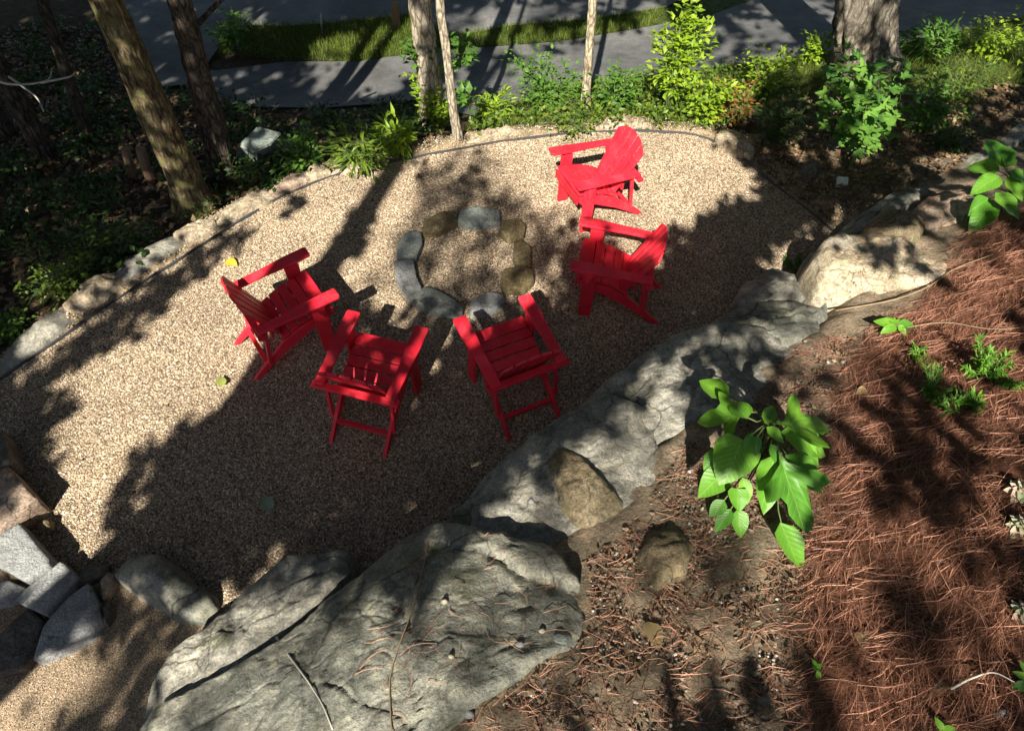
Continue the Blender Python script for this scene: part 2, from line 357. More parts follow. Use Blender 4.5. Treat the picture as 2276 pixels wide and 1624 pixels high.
def box(V, F, c, s, R=None, bev=.006):
    # bevelled box: centre c, full size s, optional 3x3 rotation
    c = np.asarray(c, float); h = np.asarray(s, float)/2; b = min(bev, h.min()*.45); base = len(V)
    pts = []
    for sx in (-1, 1):
        for sy in (-1, 1):
            for sz in (-1, 1):
                S = np.array([sx, sy, sz])
                for ax in range(3):
                    q = S*h; k = S*b; k[ax] = 0; pts.append(q-k)
    pts = np.array(pts)
    if R is not None: pts = pts@np.asarray(R).T
    V += [tuple(p+c) for p in pts]
    import bmesh
    idx = lambda sx, sy, sz, ax: base+((((sx+1)//2)*2+(sy+1)//2)*2+(sz+1)//2)*3+ax
    def quad(a): F.append(a)
    for ax in range(3):
        o1, o2 = [(1,2),(0,2),(0,1)][ax]
        for s0 in (-1, 1):
            q = []
            for a_, b_ in ((-1,-1),(1,-1),(1,1),(-1,1)):
                S = [0,0,0]; S[ax] = s0; S[o1] = a_; S[o2] = b_; q.append(idx(*S, ax))
            # the point listed with axis ax keeps full extent on ax only
            if (s0 > 0) == (ax == 1): q = q[::-1]
            quad(tuple(q))
    for ax in range(3):                                   # edges along axis ax
        o1, o2 = [(1,2),(0,2),(0,1)][ax]
        for a_ in (-1, 1):
            for b_ in (-1, 1):
                q = []
                for (s0, f) in ((-1, o1), (1, o1), (1, o2), (-1, o2)):
                    S = [0,0,0]; S[ax] = s0; S[o1] = a_; S[o2] = b_; q.append(idx(*S, f))
                flip = (a_*b_ > 0) == (ax != 1)
                quad(tuple(q if not flip else q[::-1]))
    for sx in (-1, 1):
        for sy in (-1, 1):
            for sz in (-1, 1):
                q = [idx(sx, sy, sz, k) for k in range(3)]
                quad(tuple(q if sx*sy*sz > 0 else q[::-1]))
def tube(V, F, pts, rad, n=8, cap=True):
    pts = [np.asarray(p, float) for p in pts]; base = len(V); up = np.array([0.13, .21, 1.0])
    for i, p in enumerate(pts):
        t = pts[min(i+1, len(pts)-1)]-pts[max(i-1, 0)]; t = t/(np.linalg.norm(t)+1e-9)
        ref = np.array([1.0, .07, 0]) if abs(t[2]) > .8 else up
        a = np.cross(t, ref); a /= np.linalg.norm(a); b = np.cross(t, a)
        for k in range(n):
            w = 2*math.pi*k/n; V.append(tuple(p+rad[i]*(math.cos(w)*a+math.sin(w)*b)))
    for i in range(len(pts)-1):
        for k in range(n):
            F.append((base+i*n+k, base+i*n+(k+1) % n, base+(i+1)*n+(k+1) % n, base+(i+1)*n+k))
    if cap: F.append(tuple(base+k for k in range(n))[::-1]); F.append(tuple(base+(len(pts)-1)*n+k for k in range(n)))
def prism(V, F, outline, th, frame):
    # outline (2-D points) extruded by th; frame(x, y, w) -> point
    b = len(V); n = len(outline)
    for w in (0, th):
        for x, y in outline: V.append(tuple(frame(x, y, w)))
    F.append(tuple(b+i for i in range(n))[::-1]); F.append(tuple(b+n+i for i in range(n)))
    for i in range(n): F.append((b+i, b+(i+1) % n, b+n+(i+1) % n, b+n+i))
def fix(me):
    import bmesh
    bm = bmesh.new(); bm.from_mesh(me); bmesh.ops.recalc_face_normals(bm, faces=bm.faces); bm.to_mesh(me); bm.free(); return me

# ------------------------------------------------------------------ ground
def axis(lo, a, b, hi, fine):
    mid = np.arange(a, b, fine); L = [a]; s = fine
    while L[-1] > lo: s *= 1.25; L.append(L[-1]-s)
    Rr = [mid[-1]]; s = fine
    while Rr[-1] < hi: s *= 1.25; Rr.append(Rr[-1]+s)
    return np.r_[L[:0:-1], mid, Rr[1:]]
def nz_arr(x, y, sc, seed=0.0, H=.7, oc=5):
    out = np.empty(len(x))
    for i in range(len(x)): out[i] = noise.fractal((x[i]*sc+seed, y[i]*sc-seed, seed), H, 2.0, oc)
    return out
gx = np.r_[-70, -45, -30, -21, -16, -13, -11.5, np.arange(-10.5, -5.2, .13), np.arange(-5.2, 4.6, .055), np.arange(4.6, 11, .13), 11.6, 13, 16, 21, 30, 45, 70]; gy = np.r_[axis(-30, .1, 8.6, 8.65, .055)[:-1], np.arange(8.65, 15, .11), 15.2, 15.6, 16.3, 17.5, 19.5, 23, 29, 40, 60, 100]
GX, GY = np.meshgrid(gx, gy); fx, fy = GX.ravel(), GY.ravel(); gz = G(fx, fy)
ins = inpoly(fx, fy, PATIO); pd = polydist(fx, fy, PATIO); rimd = polydist(fx, fy, [tuple(p) for p in RIMW], False)
nz = nz_arr(fx, fy, 3.0); nz2 = nz_arr(fx, fy, 11.0, 5.0)
gz = gz + np.where(ins, 0, sstep(pd/.3))*(nz*.045+nz2*.018)*np.where(fy > 8.6, .25, 1)
nx_, ny_ = len(gx), len(gy)
ii = np.arange(nx_*ny_).reshape(ny_, nx_)
Q = np.stack([ii[:-1,:-1].ravel(), ii[:-1,1:].ravel(), ii[1:,1:].ravel(), ii[1:,:-1].ravel()], 1)
me = mesh_np('ground', np.c_[fx, fy, gz], Q, True)
# zones (the soil's own colour)
soil = np.array([.26,.21,.155]); straw = np.array([.17,.078,.05]); litter = np.array([.06,.046,.03]); rimc = np.array([.34,.265,.18]); green = np.array([.06,.085,.022]); leafy = np.array([.24,.20,.15])
U_, V_, D_ = pix(np.array([1, 2, 3.])) if False else (0, 0, 0)
def pixv(x, y, z):
    P = np.stack([x, y, z], 1)-CAM; d = P@FW; d = np.where(d > .05, d, .05)
    return (512+F_PX*(P@RT)/d)/K, (365-F_PX*(P@UP)/d)/K
STRAWZ = [tuple(hit(u, v)[:2]) for u, v in [(2276,470),(2160,520),(2110,600),(2040,690),(1960,720),(1900,780),(1880,860),(1850,960),(1830,1100),(1800,1280),(1800,1400),(1820,1624)]] + [(1.7,-3),(7,-3),(7,4)]
col = np.tile(litter, (len(fx), 1))
w = (sstep((fy-8.0-nz*.6)/1.2)*sstep((fx+4.2+nz)/1.5))[:, None]; col = col*(1-w)+green*w
w = sstep((fx-2.6+nz*.7)/1.2)[:, None]*sstep((8.9-fy)/1.0)[:, None]; col = col*(1-w)+leafy*w*.8+col*0*w
BANK = gz > .25
w = (np.where(fy < 6.6, 1, 0)*sstep((gz-.12)/.25))[:, None]; col = col*(1-w)+soil*w
sd = np.where(inpoly(fx, fy, STRAWZ), polydist(fx, fy, STRAWZ), -polydist(fx, fy, STRAWZ))
w = sstep((sd+.12+nz*.18)/.25)[:, None]; col = col*(1-w)+straw*w
w = (sstep((.50+nz*.16-rimd)/.2)*np.where(ins, 1, 1)*np.where(fy > 2, 1, 0))[:, None]; col = col*(1-w)+rimc*w
ca = me.color_attributes.new('zone', 'FLOAT_COLOR', 'POINT'); ca.data.foreach_set('color', np.c_[col, np.ones(len(fx))].astype(np.float32).ravel())
structure('ground', me, SOIL)

def sheet(name, poly, m, dz=0.004, zfun=None, step=.12, kind='structure'):
    import bmesh
    xs = [p[0] for p in poly]; ys = [p[1] for p in poly]
    bm = bmesh.new(); vs = [bm.verts.new((p[0], p[1], 0)) for p in poly]; bm.faces.new(vs)
    for x in np.arange(min(xs)+step, max(xs), step): bmesh.ops.bisect_plane(bm, geom=bm.verts[:]+bm.edges[:]+bm.faces[:], plane_co=(x,0,0), plane_no=(1,0,0))
    for y in np.arange(min(ys)+step, max(ys), step): bmesh.ops.bisect_plane(bm, geom=bm.verts[:]+bm.edges[:]+bm.faces[:], plane_co=(0,y,0), plane_no=(0,1,0))
    bmesh.ops.triangulate(bm, faces=bm.faces[:])
    X = np.array([v.co.x for v in bm.verts]); Y = np.array([v.co.y for v in bm.verts])
    Z = (zfun or G)(X, Y)+dz
    for v, z in zip(bm.verts, Z): v.co.z = z
    bmesh.ops.recalc_face_normals(bm, faces=bm.faces[:])
    me = bpy.data.meshes.new(name); bm.to_mesh(me); bm.free()
    me.polygons.foreach_set('use_smooth', [True]*len(me.polygons))
    return structure(name, me, m)
# gravel bed and the grit path at the foot of the steps
rim_in = [tuple(p) for p in RIMW]
GRAV = rim_in + [(3.3,5.5),(2.15,4.2),(1.5,3.7),(.5,2.75),(-.3,1.9),(-1.1,1.45),(-1.6,1.2)] + [tuple(at(u, v, 0)[:2]) for u, v in [(430,1330),(240,1290),(130,1250),(60,1180),(-60,1080),(-200,900)]]
def hollows(x, y): return np.array([.016*noise.fractal((a*1.7, b*1.7, 2), .8, 2, 3)+.006*noise.noise((a*6, b*6, 5)) for a, b in zip(np.ravel(x), np.ravel(y))])-.004
GP = sheet('gravel_patio', GRAV, GRAVEL, 0, hollows, .12)
PATHP = [tuple(at(u, v, 0)[:2]) for u, v in [(-200,900),(-60,1080),(60,1180),(130,1250),(240,1290),(430,1330)]] + [(-1.55,1.2),(-1.6,.6),(-1.7,-1.9),(-6.5,-1.9)]
sheet('path', PATHP, PATH, 0, lambda x, y: 0*x-.012, .4)
# roads
def G_off(d): return lambda x, y: G(x, y)+d
R1 = [tuple(hit(u, v)[:2]) for u, v in [(420,205),(540,240),(720,243),(930,225),(1060,262),(1180,225),(1330,190),(1480,165),(1640,150),(1850,118),(2060,95),(2276,40)]] + [(12,12),(14,14.5)] + [tuple(hit(u, v)[:2]) for u, v in [(1800,-40),(1560,45),(1440,62),(1250,95),(1000,112),(800,140),(640,140),(480,160),(400,150)]]
sheet('road', R1, ASPHALT, .03, None, .2)
R2 = [tuple(hit(u, v)[:2]) for u, v in [(270,90),(330,200),(430,190),(480,120),(520,60),(640,62),(780,52),(930,35),(990,88),(1140,60),(1320,45),(1480,20)]] + [(6,17),(-2,19),(-8,18),(-10,16)]
sheet('upper_road', R2, ASPHALT, .034, None, .2)

# pebbles of the patio: instanced small stones
def pebble_field(name, base_me, density, smin, smax, m, label, cat):
    o = link(name, base_me, m); o['kind'] = 'stuff'; o['label'] = label; o['category'] = cat
    ng = bpy.data.node_groups.new(name+'_nodes', 'GeometryNodeTree')
    ng.interface.new_socket('Geometry', in_out='INPUT', socket_type='NodeSocketGeometry'); ng.interface.new_socket('Geometry', in_out='OUTPUT', socket_type='NodeSocketGeometry')
    n = ng.nodes; l = ng.links
    gi = n.new('NodeGroupInput'); go = n.new('NodeGroupOutput')
    ds = n.new('GeometryNodeDistributePointsOnFaces'); ds.inputs['Density'].default_value = density
    ico = n.new('GeometryNodeMeshIcoSphere'); ico.inputs['Radius'].default_value = 1; ico.inputs['Subdivisions'].default_value = 1
    sm = n.new('GeometryNodeSetMaterial'); sm.inputs['Material'].default_value = m
    ss = n.new('GeometryNodeSetShadeSmooth')
    inst = n.new('GeometryNodeInstanceOnPoints')
    rs = n.new('FunctionNodeRandomValue'); rs.data_type = 'FLOAT_VECTOR'; rs.inputs[0].default_value = (smin, smin, smin*.55); rs.inputs[1].default_value = (smax, smax*.75, smax*.6)
    rr = n.new('FunctionNodeRandomValue'); rr.data_type = 'FLOAT_VECTOR'; rr.inputs[0].default_value = (-.5,-.5,0); rr.inputs[1].default_value = (.5,.5,6.28)
    l.new(gi.outputs[0], ds.inputs['Mesh']); l.new(ico.outputs[0], ss.inputs[0]); l.new(ss.outputs[0], sm.inputs['Geometry'])
    l.new(ds.outputs['Points'], inst.inputs['Points']); l.new(sm.outputs[0], inst.inputs['Instance']); l.new(rs.outputs[0], inst.inputs['Scale']); l.new(rr.outputs[0], inst.inputs['Rotation'])
    l.new(inst.outputs[0], go.inputs[0])
    md = o.modifiers.new('pebbles', 'NODES'); md.node_group = ng; return o
import bmesh
def flat_poly(name, poly, z):
    bm = bmesh.new(); bm.faces.new([bm.verts.new((p[0], p[1], z)) for p in poly]); bmesh.ops.triangulate(bm, faces=bm.faces[:])
    bmesh.ops.recalc_face_normals(bm, faces=bm.faces[:])
    if sum(f.normal.z for f in bm.faces) < 0: bmesh.ops.reverse_faces(bm, faces=bm.faces[:])
    me = bpy.data.meshes.new(name); bm.to_mesh(me); bm.free(); return me
pebble_field('gravel', GP.data.copy(), 6500, .005, .0145, PEBBLE, 'tan and brown pea gravel covering the fire pit patio', 'gravel')
pebble_field('path_grit', flat_poly('path_grit', PATHP, -.01), 1500, .003, .007, PEBBLE, 'fine tan grit on the path below the stone steps', 'gravel')

# ------------------------------------------------------------------ rocks
BVH = []
def crk(q):
    c_ = noise.voronoi(q+Vector((.18*noise.noise(q*1.7), .18*noise.noise(q*1.7+Vector((5,1,2))), 0)), distance_metric='DISTANCE')[0]; e_ = c_[1]-c_[0]
    return -max(0, 1-e_/.07)
def rock(name, outline, m, label, cat, zs=None, z=None, dz=None, bulge=.06, depth=.4, n=56, rings=9, amp=.035, edge=.05, group=None, seed=0, jag=.02, freq=3.0, flare=.06, fine=.012, facets=9, planes=(), cut=.75, shift=0, plates=0, tilt=.08, step_=.010, sharp=False, crack=.0):
    """a boulder from the survey of its upper outline: real heights, a domed broken top, sides that run into the ground"""
    if zs is not None: P = np.array([at(u, v, gz_(zz)) for (u, v), zz in zip(outline, zs)])
    elif z is not None: P = np.array([at(u, v, z) for u, v in outline])
    else: P = np.array([(surf if BVH else hit)(u, v)+np.array([0, 0, dz]) for u, v in outline])
    if shift:
        q_ = P.mean(0)[:2]-np.array([-.5, 3.6]); P[:, :2] += q_/np.linalg.norm(q_)*shift
    C0 = P.mean(0)
    cl = np.r_[P, P[:1]]; s = np.r_[0, np.cumsum(np.linalg.norm(np.diff(cl, axis=0), axis=1))]
    t = np.linspace(0, s[-1], n, endpoint=False); O = np.stack([np.interp(t, s, cl[:, k]) for k in range(3)], 1)
    O = O if sharp else (np.roll(O, 1, 0)+2*O+np.roll(O, -1, 0))/4
    for i in range(n):
        q = noise.noise((O[i,0]*6+seed, O[i,1]*6, seed)); q2 = noise.noise((O[i,0]*17+seed, O[i,1]*17, seed))
        r = O[i]-C0; r[2] = 0; L = np.linalg.norm(r)+1e-6; O[i] += r/L*(q*jag+q2*jag*.5)
    A = np.c_[P[:, :2], np.ones(len(P))]; pl = np.linalg.lstsq(A, P[:, 2], rcond=None)[0]
    V = []; size = np.linalg.norm(O-C0, axis=1).mean()
    rows = []
    for k in range(4):                                     # skirt, from the bottom up
        f = 1-k/4.0; row = []
        for i in range(n):
            r = O[i]-C0; r[2] = 0; r = r/(np.linalg.norm(r)+1e-6)
            p = O[i]+r*(flare*f**.7) ; p[2] -= edge+depth*f; row.append(p)
        rows.append(row)
    for k in range(rings):
        tt = k/rings; row = []
        for i in range(n):
            p = O[i]*(1-tt)+C0*tt
            plz = pl[0]*p[0]+pl[1]*p[1]+pl[2]; res = O[i,2]-(pl[0]*O[i,0]+pl[1]*O[i,1]+pl[2])
            e = max(0, 1-tt*size/(edge*2.2+1e-6)); 
            p[2] = plz+res*(1-tt)**1.5+bulge*(1-(1-tt)**2)-edge*e*e
            row.append(p)
        rows.append(row)
    flat = [p for r in rows for p in r]
    c = C0.copy(); c[2] = pl[0]*c[0]+pl[1]*c[1]+pl[2]+bulge; flat.append(c)
    rr_ = random.Random(seed*13+5); PLN = []
    if plates:
        sd = []
        for _ in range(plates):
            q_ = O[rr_.randrange(n)]*(0)+C0+(O[rr_.randrange(n)]-C0)*rr_.uniform(.05, 1.0); sd.append((q_[0], q_[1], rr_.gauss(0, tilt), rr_.gauss(0, tilt), rr_.gauss(0, step_)))
        ca_, sa_ = math.cos(.85), math.sin(.85)
        for j in range(3*n, len(flat)):
            p = flat[j]; wx = p[0]+.05*noise.noise((p[0]*5, p[1]*5, seed)); wy = p[1]+.05*noise.noise((p[0]*5, p[1]*5, seed+9)); b1 = b2 = 9; k1 = None
            for e_ in sd:
                dx = wx-e_[0]; dy = wy-e_[1]; al = dx*ca_+dy*sa_; ac = -dx*sa_+dy*ca_; dd = al*al*.35+ac*ac
                if dd < b1: b2 = b1; b1 = dd; k1 = e_
                elif dd < b2: b2 = dd
            ed_ = math.sqrt(b2)-math.sqrt(b1); w2 = .5 if j < 4*n else 1
            flat[j] = p+np.array([0, 0, w2*(k1[2]*(wx-k1[0])+k1[3]*(wy-k1[1])+k1[4]-(.018*max(0, 1-ed_/.02) if ed_ < .02 else 0))])
    ptsA = np.array(flat); ptsL = ptsA.copy(); ptsL[:, 2] -= pl[0]*ptsA[:, 0]+pl[1]*ptsA[:, 1]+pl[2]; cc = np.array([C0[0], C0[1], 0.0])
    for _ in range(facets):
        a_ = rr_.uniform(0, 6.283); ti = rr_.uniform(.08, .5)
        nv = np.array([math.cos(a_)*math.sin(ti), math.sin(a_)*math.sin(ti), math.cos(ti)])
        h_ = ((ptsL-cc)@nv); q_ = np.quantile(h_[4*n:], rr_.uniform(.72, .95)); PLN.append((nv, q_))
    for nv, q_ in PLN:
        h_ = (ptsL-cc)@nv; ex = np.maximum(h_-q_, 0); ptsL -= nv[None]*np.array([.25, .25, 1])*ex[:, None]*cut
    ptsL[:, 2] += pl[0]*ptsL[:, 0]+pl[1]*ptsL[:, 1]+pl[2]
    for nv, q_ in planes:
        nv = np.array(nv, float); nv /= np.linalg.norm(nv); ex = np.maximum((ptsL-np.array([C0[0], C0[1], 0]))@nv-q_, 0); ptsL -= nv[None]*ex[:, None]*.95
    flat = list(ptsL)
    for j, p in enumerate(flat):
        w_ = .5 if j < 4*n else (1.0 if j >= 5*n else .6)
        q = Vector((p[0]*freq+seed*3.1, p[1]*freq, p[2]*freq+seed))
        v1 = noise.fractal(q, .8, 2.0, 4); v2 = noise.fractal(q*4.3, .9, 2.0, 3)
        cell = noise.voronoi(q*1.3, distance_metric='DISTANCE')[0]; f1 = cell[1]-cell[0]
        p = p+np.array([noise.noise(q+Vector((9,0,0))), noise.noise(q+Vector((0,9,0))), 0])*amp*.35*w_
        p[2] += (v1*amp+v2*fine+(min(f1, .35)-.2)*amp*.9+(crk(q*2.1)*crack))*w_
        V.append(p)
    Fc = []; R_ = len(rows)
    for k in range(R_-1):
        for i in range(n): Fc.append((k*n+i, k*n+(i+1) % n, (k+1)*n+(i+1) % n, (k+1)*n+i))
    for i in range(n): Fc.append(((R_-1)*n+i, (R_-1)*n+(i+1) % n, R_*n))
    base = np.array([C0[0], C0[1], min(v[2] for v in V[:n])*.0+C0[2]-edge-depth*.5])
    me = fix(mesh(name, np.array(V)-base, Fc))
    o = link(name, me, ROCK[m] if isinstance(m, str) else m, None, base); tag(o, label, cat, group); return o
BO = 'boulders along the near edge of the patio'
rock('boulder', [(270,1680),(300,1624),(335,1560),(480,1480),(610,1410),(700,1335),(770,1280),(840,1230),(900,1180),(960,1150),(1050,1165),(1150,1190),(1230,1215),(1280,1270),(1300,1350),(1290,1430),(1200,1460),(1060,1560),(960,1640),(800,1760),(500,1760)], 'green',
     'largest grey green boulder at the bottom of the bank with a dead vine across it', 'boulder', zs=[.4,.5,.55,.8,.95,1.0,1.05,1.08,1.1,1.15,1.28,1.42,1.62,1.85,2.2,2.42,2.5,2.55,2.5,2.3,1.0], bulge=.10, depth=1.1, n=230, rings=64, amp=.026, edge=.04, crack=0.012, group=BO, seed=1, freq=1.9, flare=.03, jag=.03, plates=9, tilt=.06, step_=.010, facets=4)
rock('boulder', [(300,1640),(325,1580),(340,1500),(370,1440),(480,1360),(560,1290),(640,1220),(700,1225),(772,1210),(765,1270),(690,1345),(620,1405),(550,1455),(480,1495),(400,1550)], 'grey',
     'long low grey slab boulder between the biggest boulder and the gravel', 'boulder', zs=[.2,.25,.35,.4,.5,.55,.6,.65,.7,.72,.74,.72,.66,.58,.4], bulge=.05, depth=.75, n=150, rings=26, amp=.035, edge=.04, crack=0.01, group=BO, seed=2, plates=7, jag=.03, facets=4)
rock('boulder', [(975,1165),(1100,1035),(1180,965),(1250,915),(1340,870),(1440,900),(1475,980),(1450,1110),(1320,1180),(1180,1215),(1060,1190)], 'grey',
     'smooth grey boulder just behind the front right chair', 'boulder', zs=[.95,.9,.85,.82,.88,1.08,1.2,1.38,1.45,1.36,1.14], bulge=.03, depth=.9, n=150, rings=32, amp=.03, edge=.04, crack=0.01, group=BO, seed=3, freq=2, plates=5, facets=3, jag=.03)
rock('boulder', [(1225,950),(1320,862),(1420,788),(1500,738),(1590,708),(1700,715),(1775,760),(1735,850),(1660,915),(1560,950),(1440,975),(1330,960)], 'grey',
     'wide grey boulder with dappled sun patches above the broad leaved plant', 'boulder', zs=[.82,.82,.82,.82,.82,.86,.95,1.08,1.2,1.18,1.08,.95], bulge=.08, depth=.9, n=150, rings=32, amp=.04, edge=.05, crack=0.012, group=BO, seed=4, plates=7, facets=3, jag=.03)
rock('boulder', [(1575,715),(1640,672),(1700,655),(1780,668),(1845,690),(1835,735),(1745,765),(1680,738)], 'green', 'flat dark grey boulder wedged below the pale cream boulder', 'boulder', zs=[.66,.62,.62,.66,.78,.88,.92,.82], bulge=.04, depth=.8, n=100, rings=18, group=BO, seed=5, plates=8, facets=4)
rock('boulder', [(1635,665),(1655,622),(1720,590),(1772,608),(1795,660),(1705,660)], 'grey', 'small pointed grey rock at the gravel edge left of the pale boulder', 'boulder', zs=[.5,.45,.42,.48,.6,.6], bulge=.08, depth=.6, n=80, rings=14, group=BO, seed=6, plates=6, facets=4)
rock('boulder', [(1772,615),(1790,570),(1815,540),(1835,600),(1845,690),(1795,685)], 'green', 'narrow shaded rock tight against the left side of the pale boulder', 'boulder', zs=[.5,.52,.6,.74,.76,.64], bulge=.03, depth=.7, n=50, rings=8, group=BO, seed=7)
rock('boulder', [(1812,565),(1830,532),(1905,512),(2010,520),(2060,555),(2108,588),(2105,612),(2040,658),(1985,692),(1880,720),(1848,702),(1825,640)], 'white',
     'pale cream boulder with pine needles on its flat top, brightest rock on the bank', 'boulder', zs=[.92,.95,1.0,1.08,1.13,1.18,1.18,1.14,1.06,.86,.8,.86], bulge=.42, depth=.7, n=110, rings=20, amp=.04, edge=.03, crack=0.012, group=BO, seed=8, freq=3.2, sharp=True, jag=.015, facets=3, plates=6, tilt=.07, step_=.016, planes=[((-.02,.12,1),.93),((-.25,-.75,.6),.62)])
rock('boulder', [(1922,502),(1958,468),(2010,455),(2065,480),(2052,527),(1985,518),(1935,518)], 'tan', 'rounded tan rock just beyond the pale boulder', 'boulder', zs=[.7,.68,.72,.85,.95,.92,.78], bulge=.08, depth=.6, n=56, rings=9, plates=7, facets=4, group=BO, seed=9)
rock('boulder', [(2045,445),(2110,408),(2165,400),(2185,440),(2155,485),(2080,502)], 'pink', 'flat pinkish rock beside the upper leafy plant', 'boulder', zs=[.66,.62,.68,.84,.95,.92], bulge=.04, depth=.6, n=56, rings=9, plates=7, facets=4, group=BO, seed=10)
rock('boulder', [(1850,522),(1890,484),(1960,440),(2050,392),(2075,402),(2070,425),(1990,470),(1920,505)], 'green', 'low grey ledge stone running up from the end of the edging', 'boulder', zs=[.28,.3,.3,.3,.36,.45,.5,.42], bulge=.03, depth=.6, n=70, rings=8, plates=7, facets=4, group=BO, seed=11, jag=.012)
rock('boulder', [(2060,392),(2150,340),(2230,298),(2276,270),(2300,280),(2260,322),(2165,375),(2085,415)], 'green', 'far ledge stone in line with the first, reaching the right edge of the picture', 'boulder', zs=[.3,.28,.24,.2,.3,.36,.42,.42], bulge=.03, depth=.6, n=70, rings=8, plates=7, facets=4, group=BO, seed=12, jag=.012)
rock('boulder', [(1212,1020),(1238,988),(1290,1000),(1330,1050),(1392,1110),(1372,1152),(1290,1155),(1240,1105)], 'tan', 'rounded tan mossy rock lying on the smooth grey boulder', 'boulder', zs=[1.12,1.12,1.2,1.32,1.46,1.5,1.46,1.3], bulge=.08, depth=.4, n=64, rings=12, group=BO, seed=13)
rock('boulder', [(1412,1235),(1440,1188),(1500,1172),(1542,1212),(1522,1285),(1450,1315)], 'tan', 'small tan rock half buried in the dirt below the broad leaved plant', 'boulder', dz=.06, bulge=.06, depth=.3, n=56, rings=10, group=BO, seed=14)
rock('boulder', [(245,1272),(265,1242),(300,1226),(350,1228),(385,1262),(425,1295),(465,1312),(472,1345),(440,1372),(385,1370),(335,1330),(285,1305)], 'green', 'low rounded boulder between the stone steps and the long slab boulder', 'boulder', zs=[.14,.18,.2,.2,.2,.18,.16,.15,.14,.14,.14,.14], bulge=.07, depth=.3, n=80, rings=12, group=BO, seed=15)
from mathutils.bvhtree import BVHTree
for o in COL.objects:
    if o.name.startswith('boulder'):
        b_ = np.array(o.location); BVH.append(BVHTree.FromPolygons([tuple(np.array(v.co)+b_) for v in o.data.vertices], [tuple(p.vertices) for p in o.data.polygons]))
def surf(u, v, lift=0.0):
    d = ray(u, v); d = d/np.linalg.norm(d); best = hit(u, v); bd = np.linalg.norm(best-CAM)
    for t_ in BVH:
        h_ = t_.ray_cast(Vector(CAM), Vector(d))
        if h_[0] is not None and h_[3] < bd: bd = h_[3]; best = np.array(h_[0])
    return best+np.array([0, 0, lift])
def topz(x, y):
    z = G(np.asarray(x), np.asarray(y))
    for i in range(len(z)):
        for t_ in BVH:
            h_ = t_.ray_cast(Vector((x[i], y[i], 6)), Vector((0, 0, -1)))
            if h_[0] is not None: z[i] = max(z[i], h_[0][2])
    return z
# fire ring
FR = 'stones of the fire ring'
for i, (pts, m, lab) in enumerate([
 ([(1020,466),(1060,455),(1110,462),(1113,490),(1060,496),(1017,489)], 'teal', 'teal grey stone at the far side of the fire ring'),
 ([(940,490),(985,465),(1015,470),(1016,490),(970,512),(938,511)], 'olive', 'brown stone of the fire ring left of the far teal stone'),
 ([(1115,488),(1150,482),(1168,495),(1165,520),(1130,526),(1108,511)], 'olive', 'tan stone of the fire ring right of the far teal stone'),
 ([(880,541),(905,511),(935,511),(938,535),(925,569),(881,569)], 'teal', 'short grey stone of the fire ring below the brown one on the left'),
 ([(874,573),(918,573),(925,610),(936,635),(900,645),(880,615)], 'blue', 'long curved grey stone on the left of the fire ring facing the left chair'),
 ([(900,649),(945,629),(970,641),(1000,656),(1030,681),(1025,693),(960,686),(925,671)], 'teal', 'long thin teal and tan stone of the fire ring before the front left chair'),
 ([(1045,666),(1085,646),(1120,646),(1122,670),(1090,686),(1045,691)], 'blue', 'pale blue grey stone of the fire ring before the front right chair'),
 ([(1143,535),(1160,528),(1180,545),(1181,586),(1150,586),(1140,565)], 'olive', 'olive upright stone on the right of the fire ring'),
 ([(1120,595),(1150,588),(1185,592),(1189,615),(1165,640),(1120,640),(1112,620)], 'olive', 'tan and grey blocky stone of the fire ring nearest the right chair')]):
    rock('fire_ring_stone', pts, m, lab, 'stone', z=.10, bulge=.02, depth=.10, n=44, rings=8, amp=.005, edge=.010, group=FR, seed=30+i, jag=.008, freq=6, flare=.004, fine=.003, sharp=True, facets=2, planes=[((.05,.03,1),.10)])
# steps and blocks at the left
ST = 'stone blocks of the steps'
for i, (pts, m, z, lab) in enumerate([
 ([(-60,1065),(15,1033),(80,1106),(0,1178),(-60,1195)], 'pink', .34, 'beige pink stone block topmost of the steps at the left edge'),
 ([(-60,985),(5,958),(22,1020),(14,1030),(-60,1058)], 'dark', .34, 'dark stone cut by the left edge above the beige block'),
 ([(-60,1215),(42,1160),(108,1240),(108,1256),(55,1290),(-60,1225)], 'blue', .30, 'light grey square slab below the beige block'),
 ([(-60,1310),(18,1288),(55,1304),(10,1334),(-60,1345)], 'blue', .16, 'small grey slab at the left edge below the square slab'),
 ([(53,1309),(135,1244),(167,1275),(95,1362),(62,1347),(34,1334)], 'blue', .22, 'grey rectangular slab in the middle of the steps'),
 ([(72,1464),(95,1390),(150,1325),(195,1293),(215,1345),(222,1370),(200,1400),(130,1441)], 'blue', .2, 'large grey pointed slab lowest of the steps'),
 ([(-40,1440),(58,1346),(92,1376),(80,1425),(50,1482),(-40,1500)], 'dark', .14, 'dark brown rough block at the left beside the pointed slab'),
 ([(165,1279),(200,1250),(240,1254),(226,1276),(165,1300)], 'dark', .12, 'dark reddish stone between the middle slab and the low boulder'),
 ([(222,1290),(240,1268),(252,1275),(240,1310),(226,1330)], 'pink', .13, 'thin upright beige stone leaning on the low boulder')]):
    rock('step_stone', pts, m, lab, 'stone', z=z*.7, bulge=.006, depth=z*.7+.05, n=72, rings=8, amp=.006, edge=.006, group=ST, seed=50+i, jag=.004, freq=5, flare=.004, fine=.0025, facets=1, sharp=True)
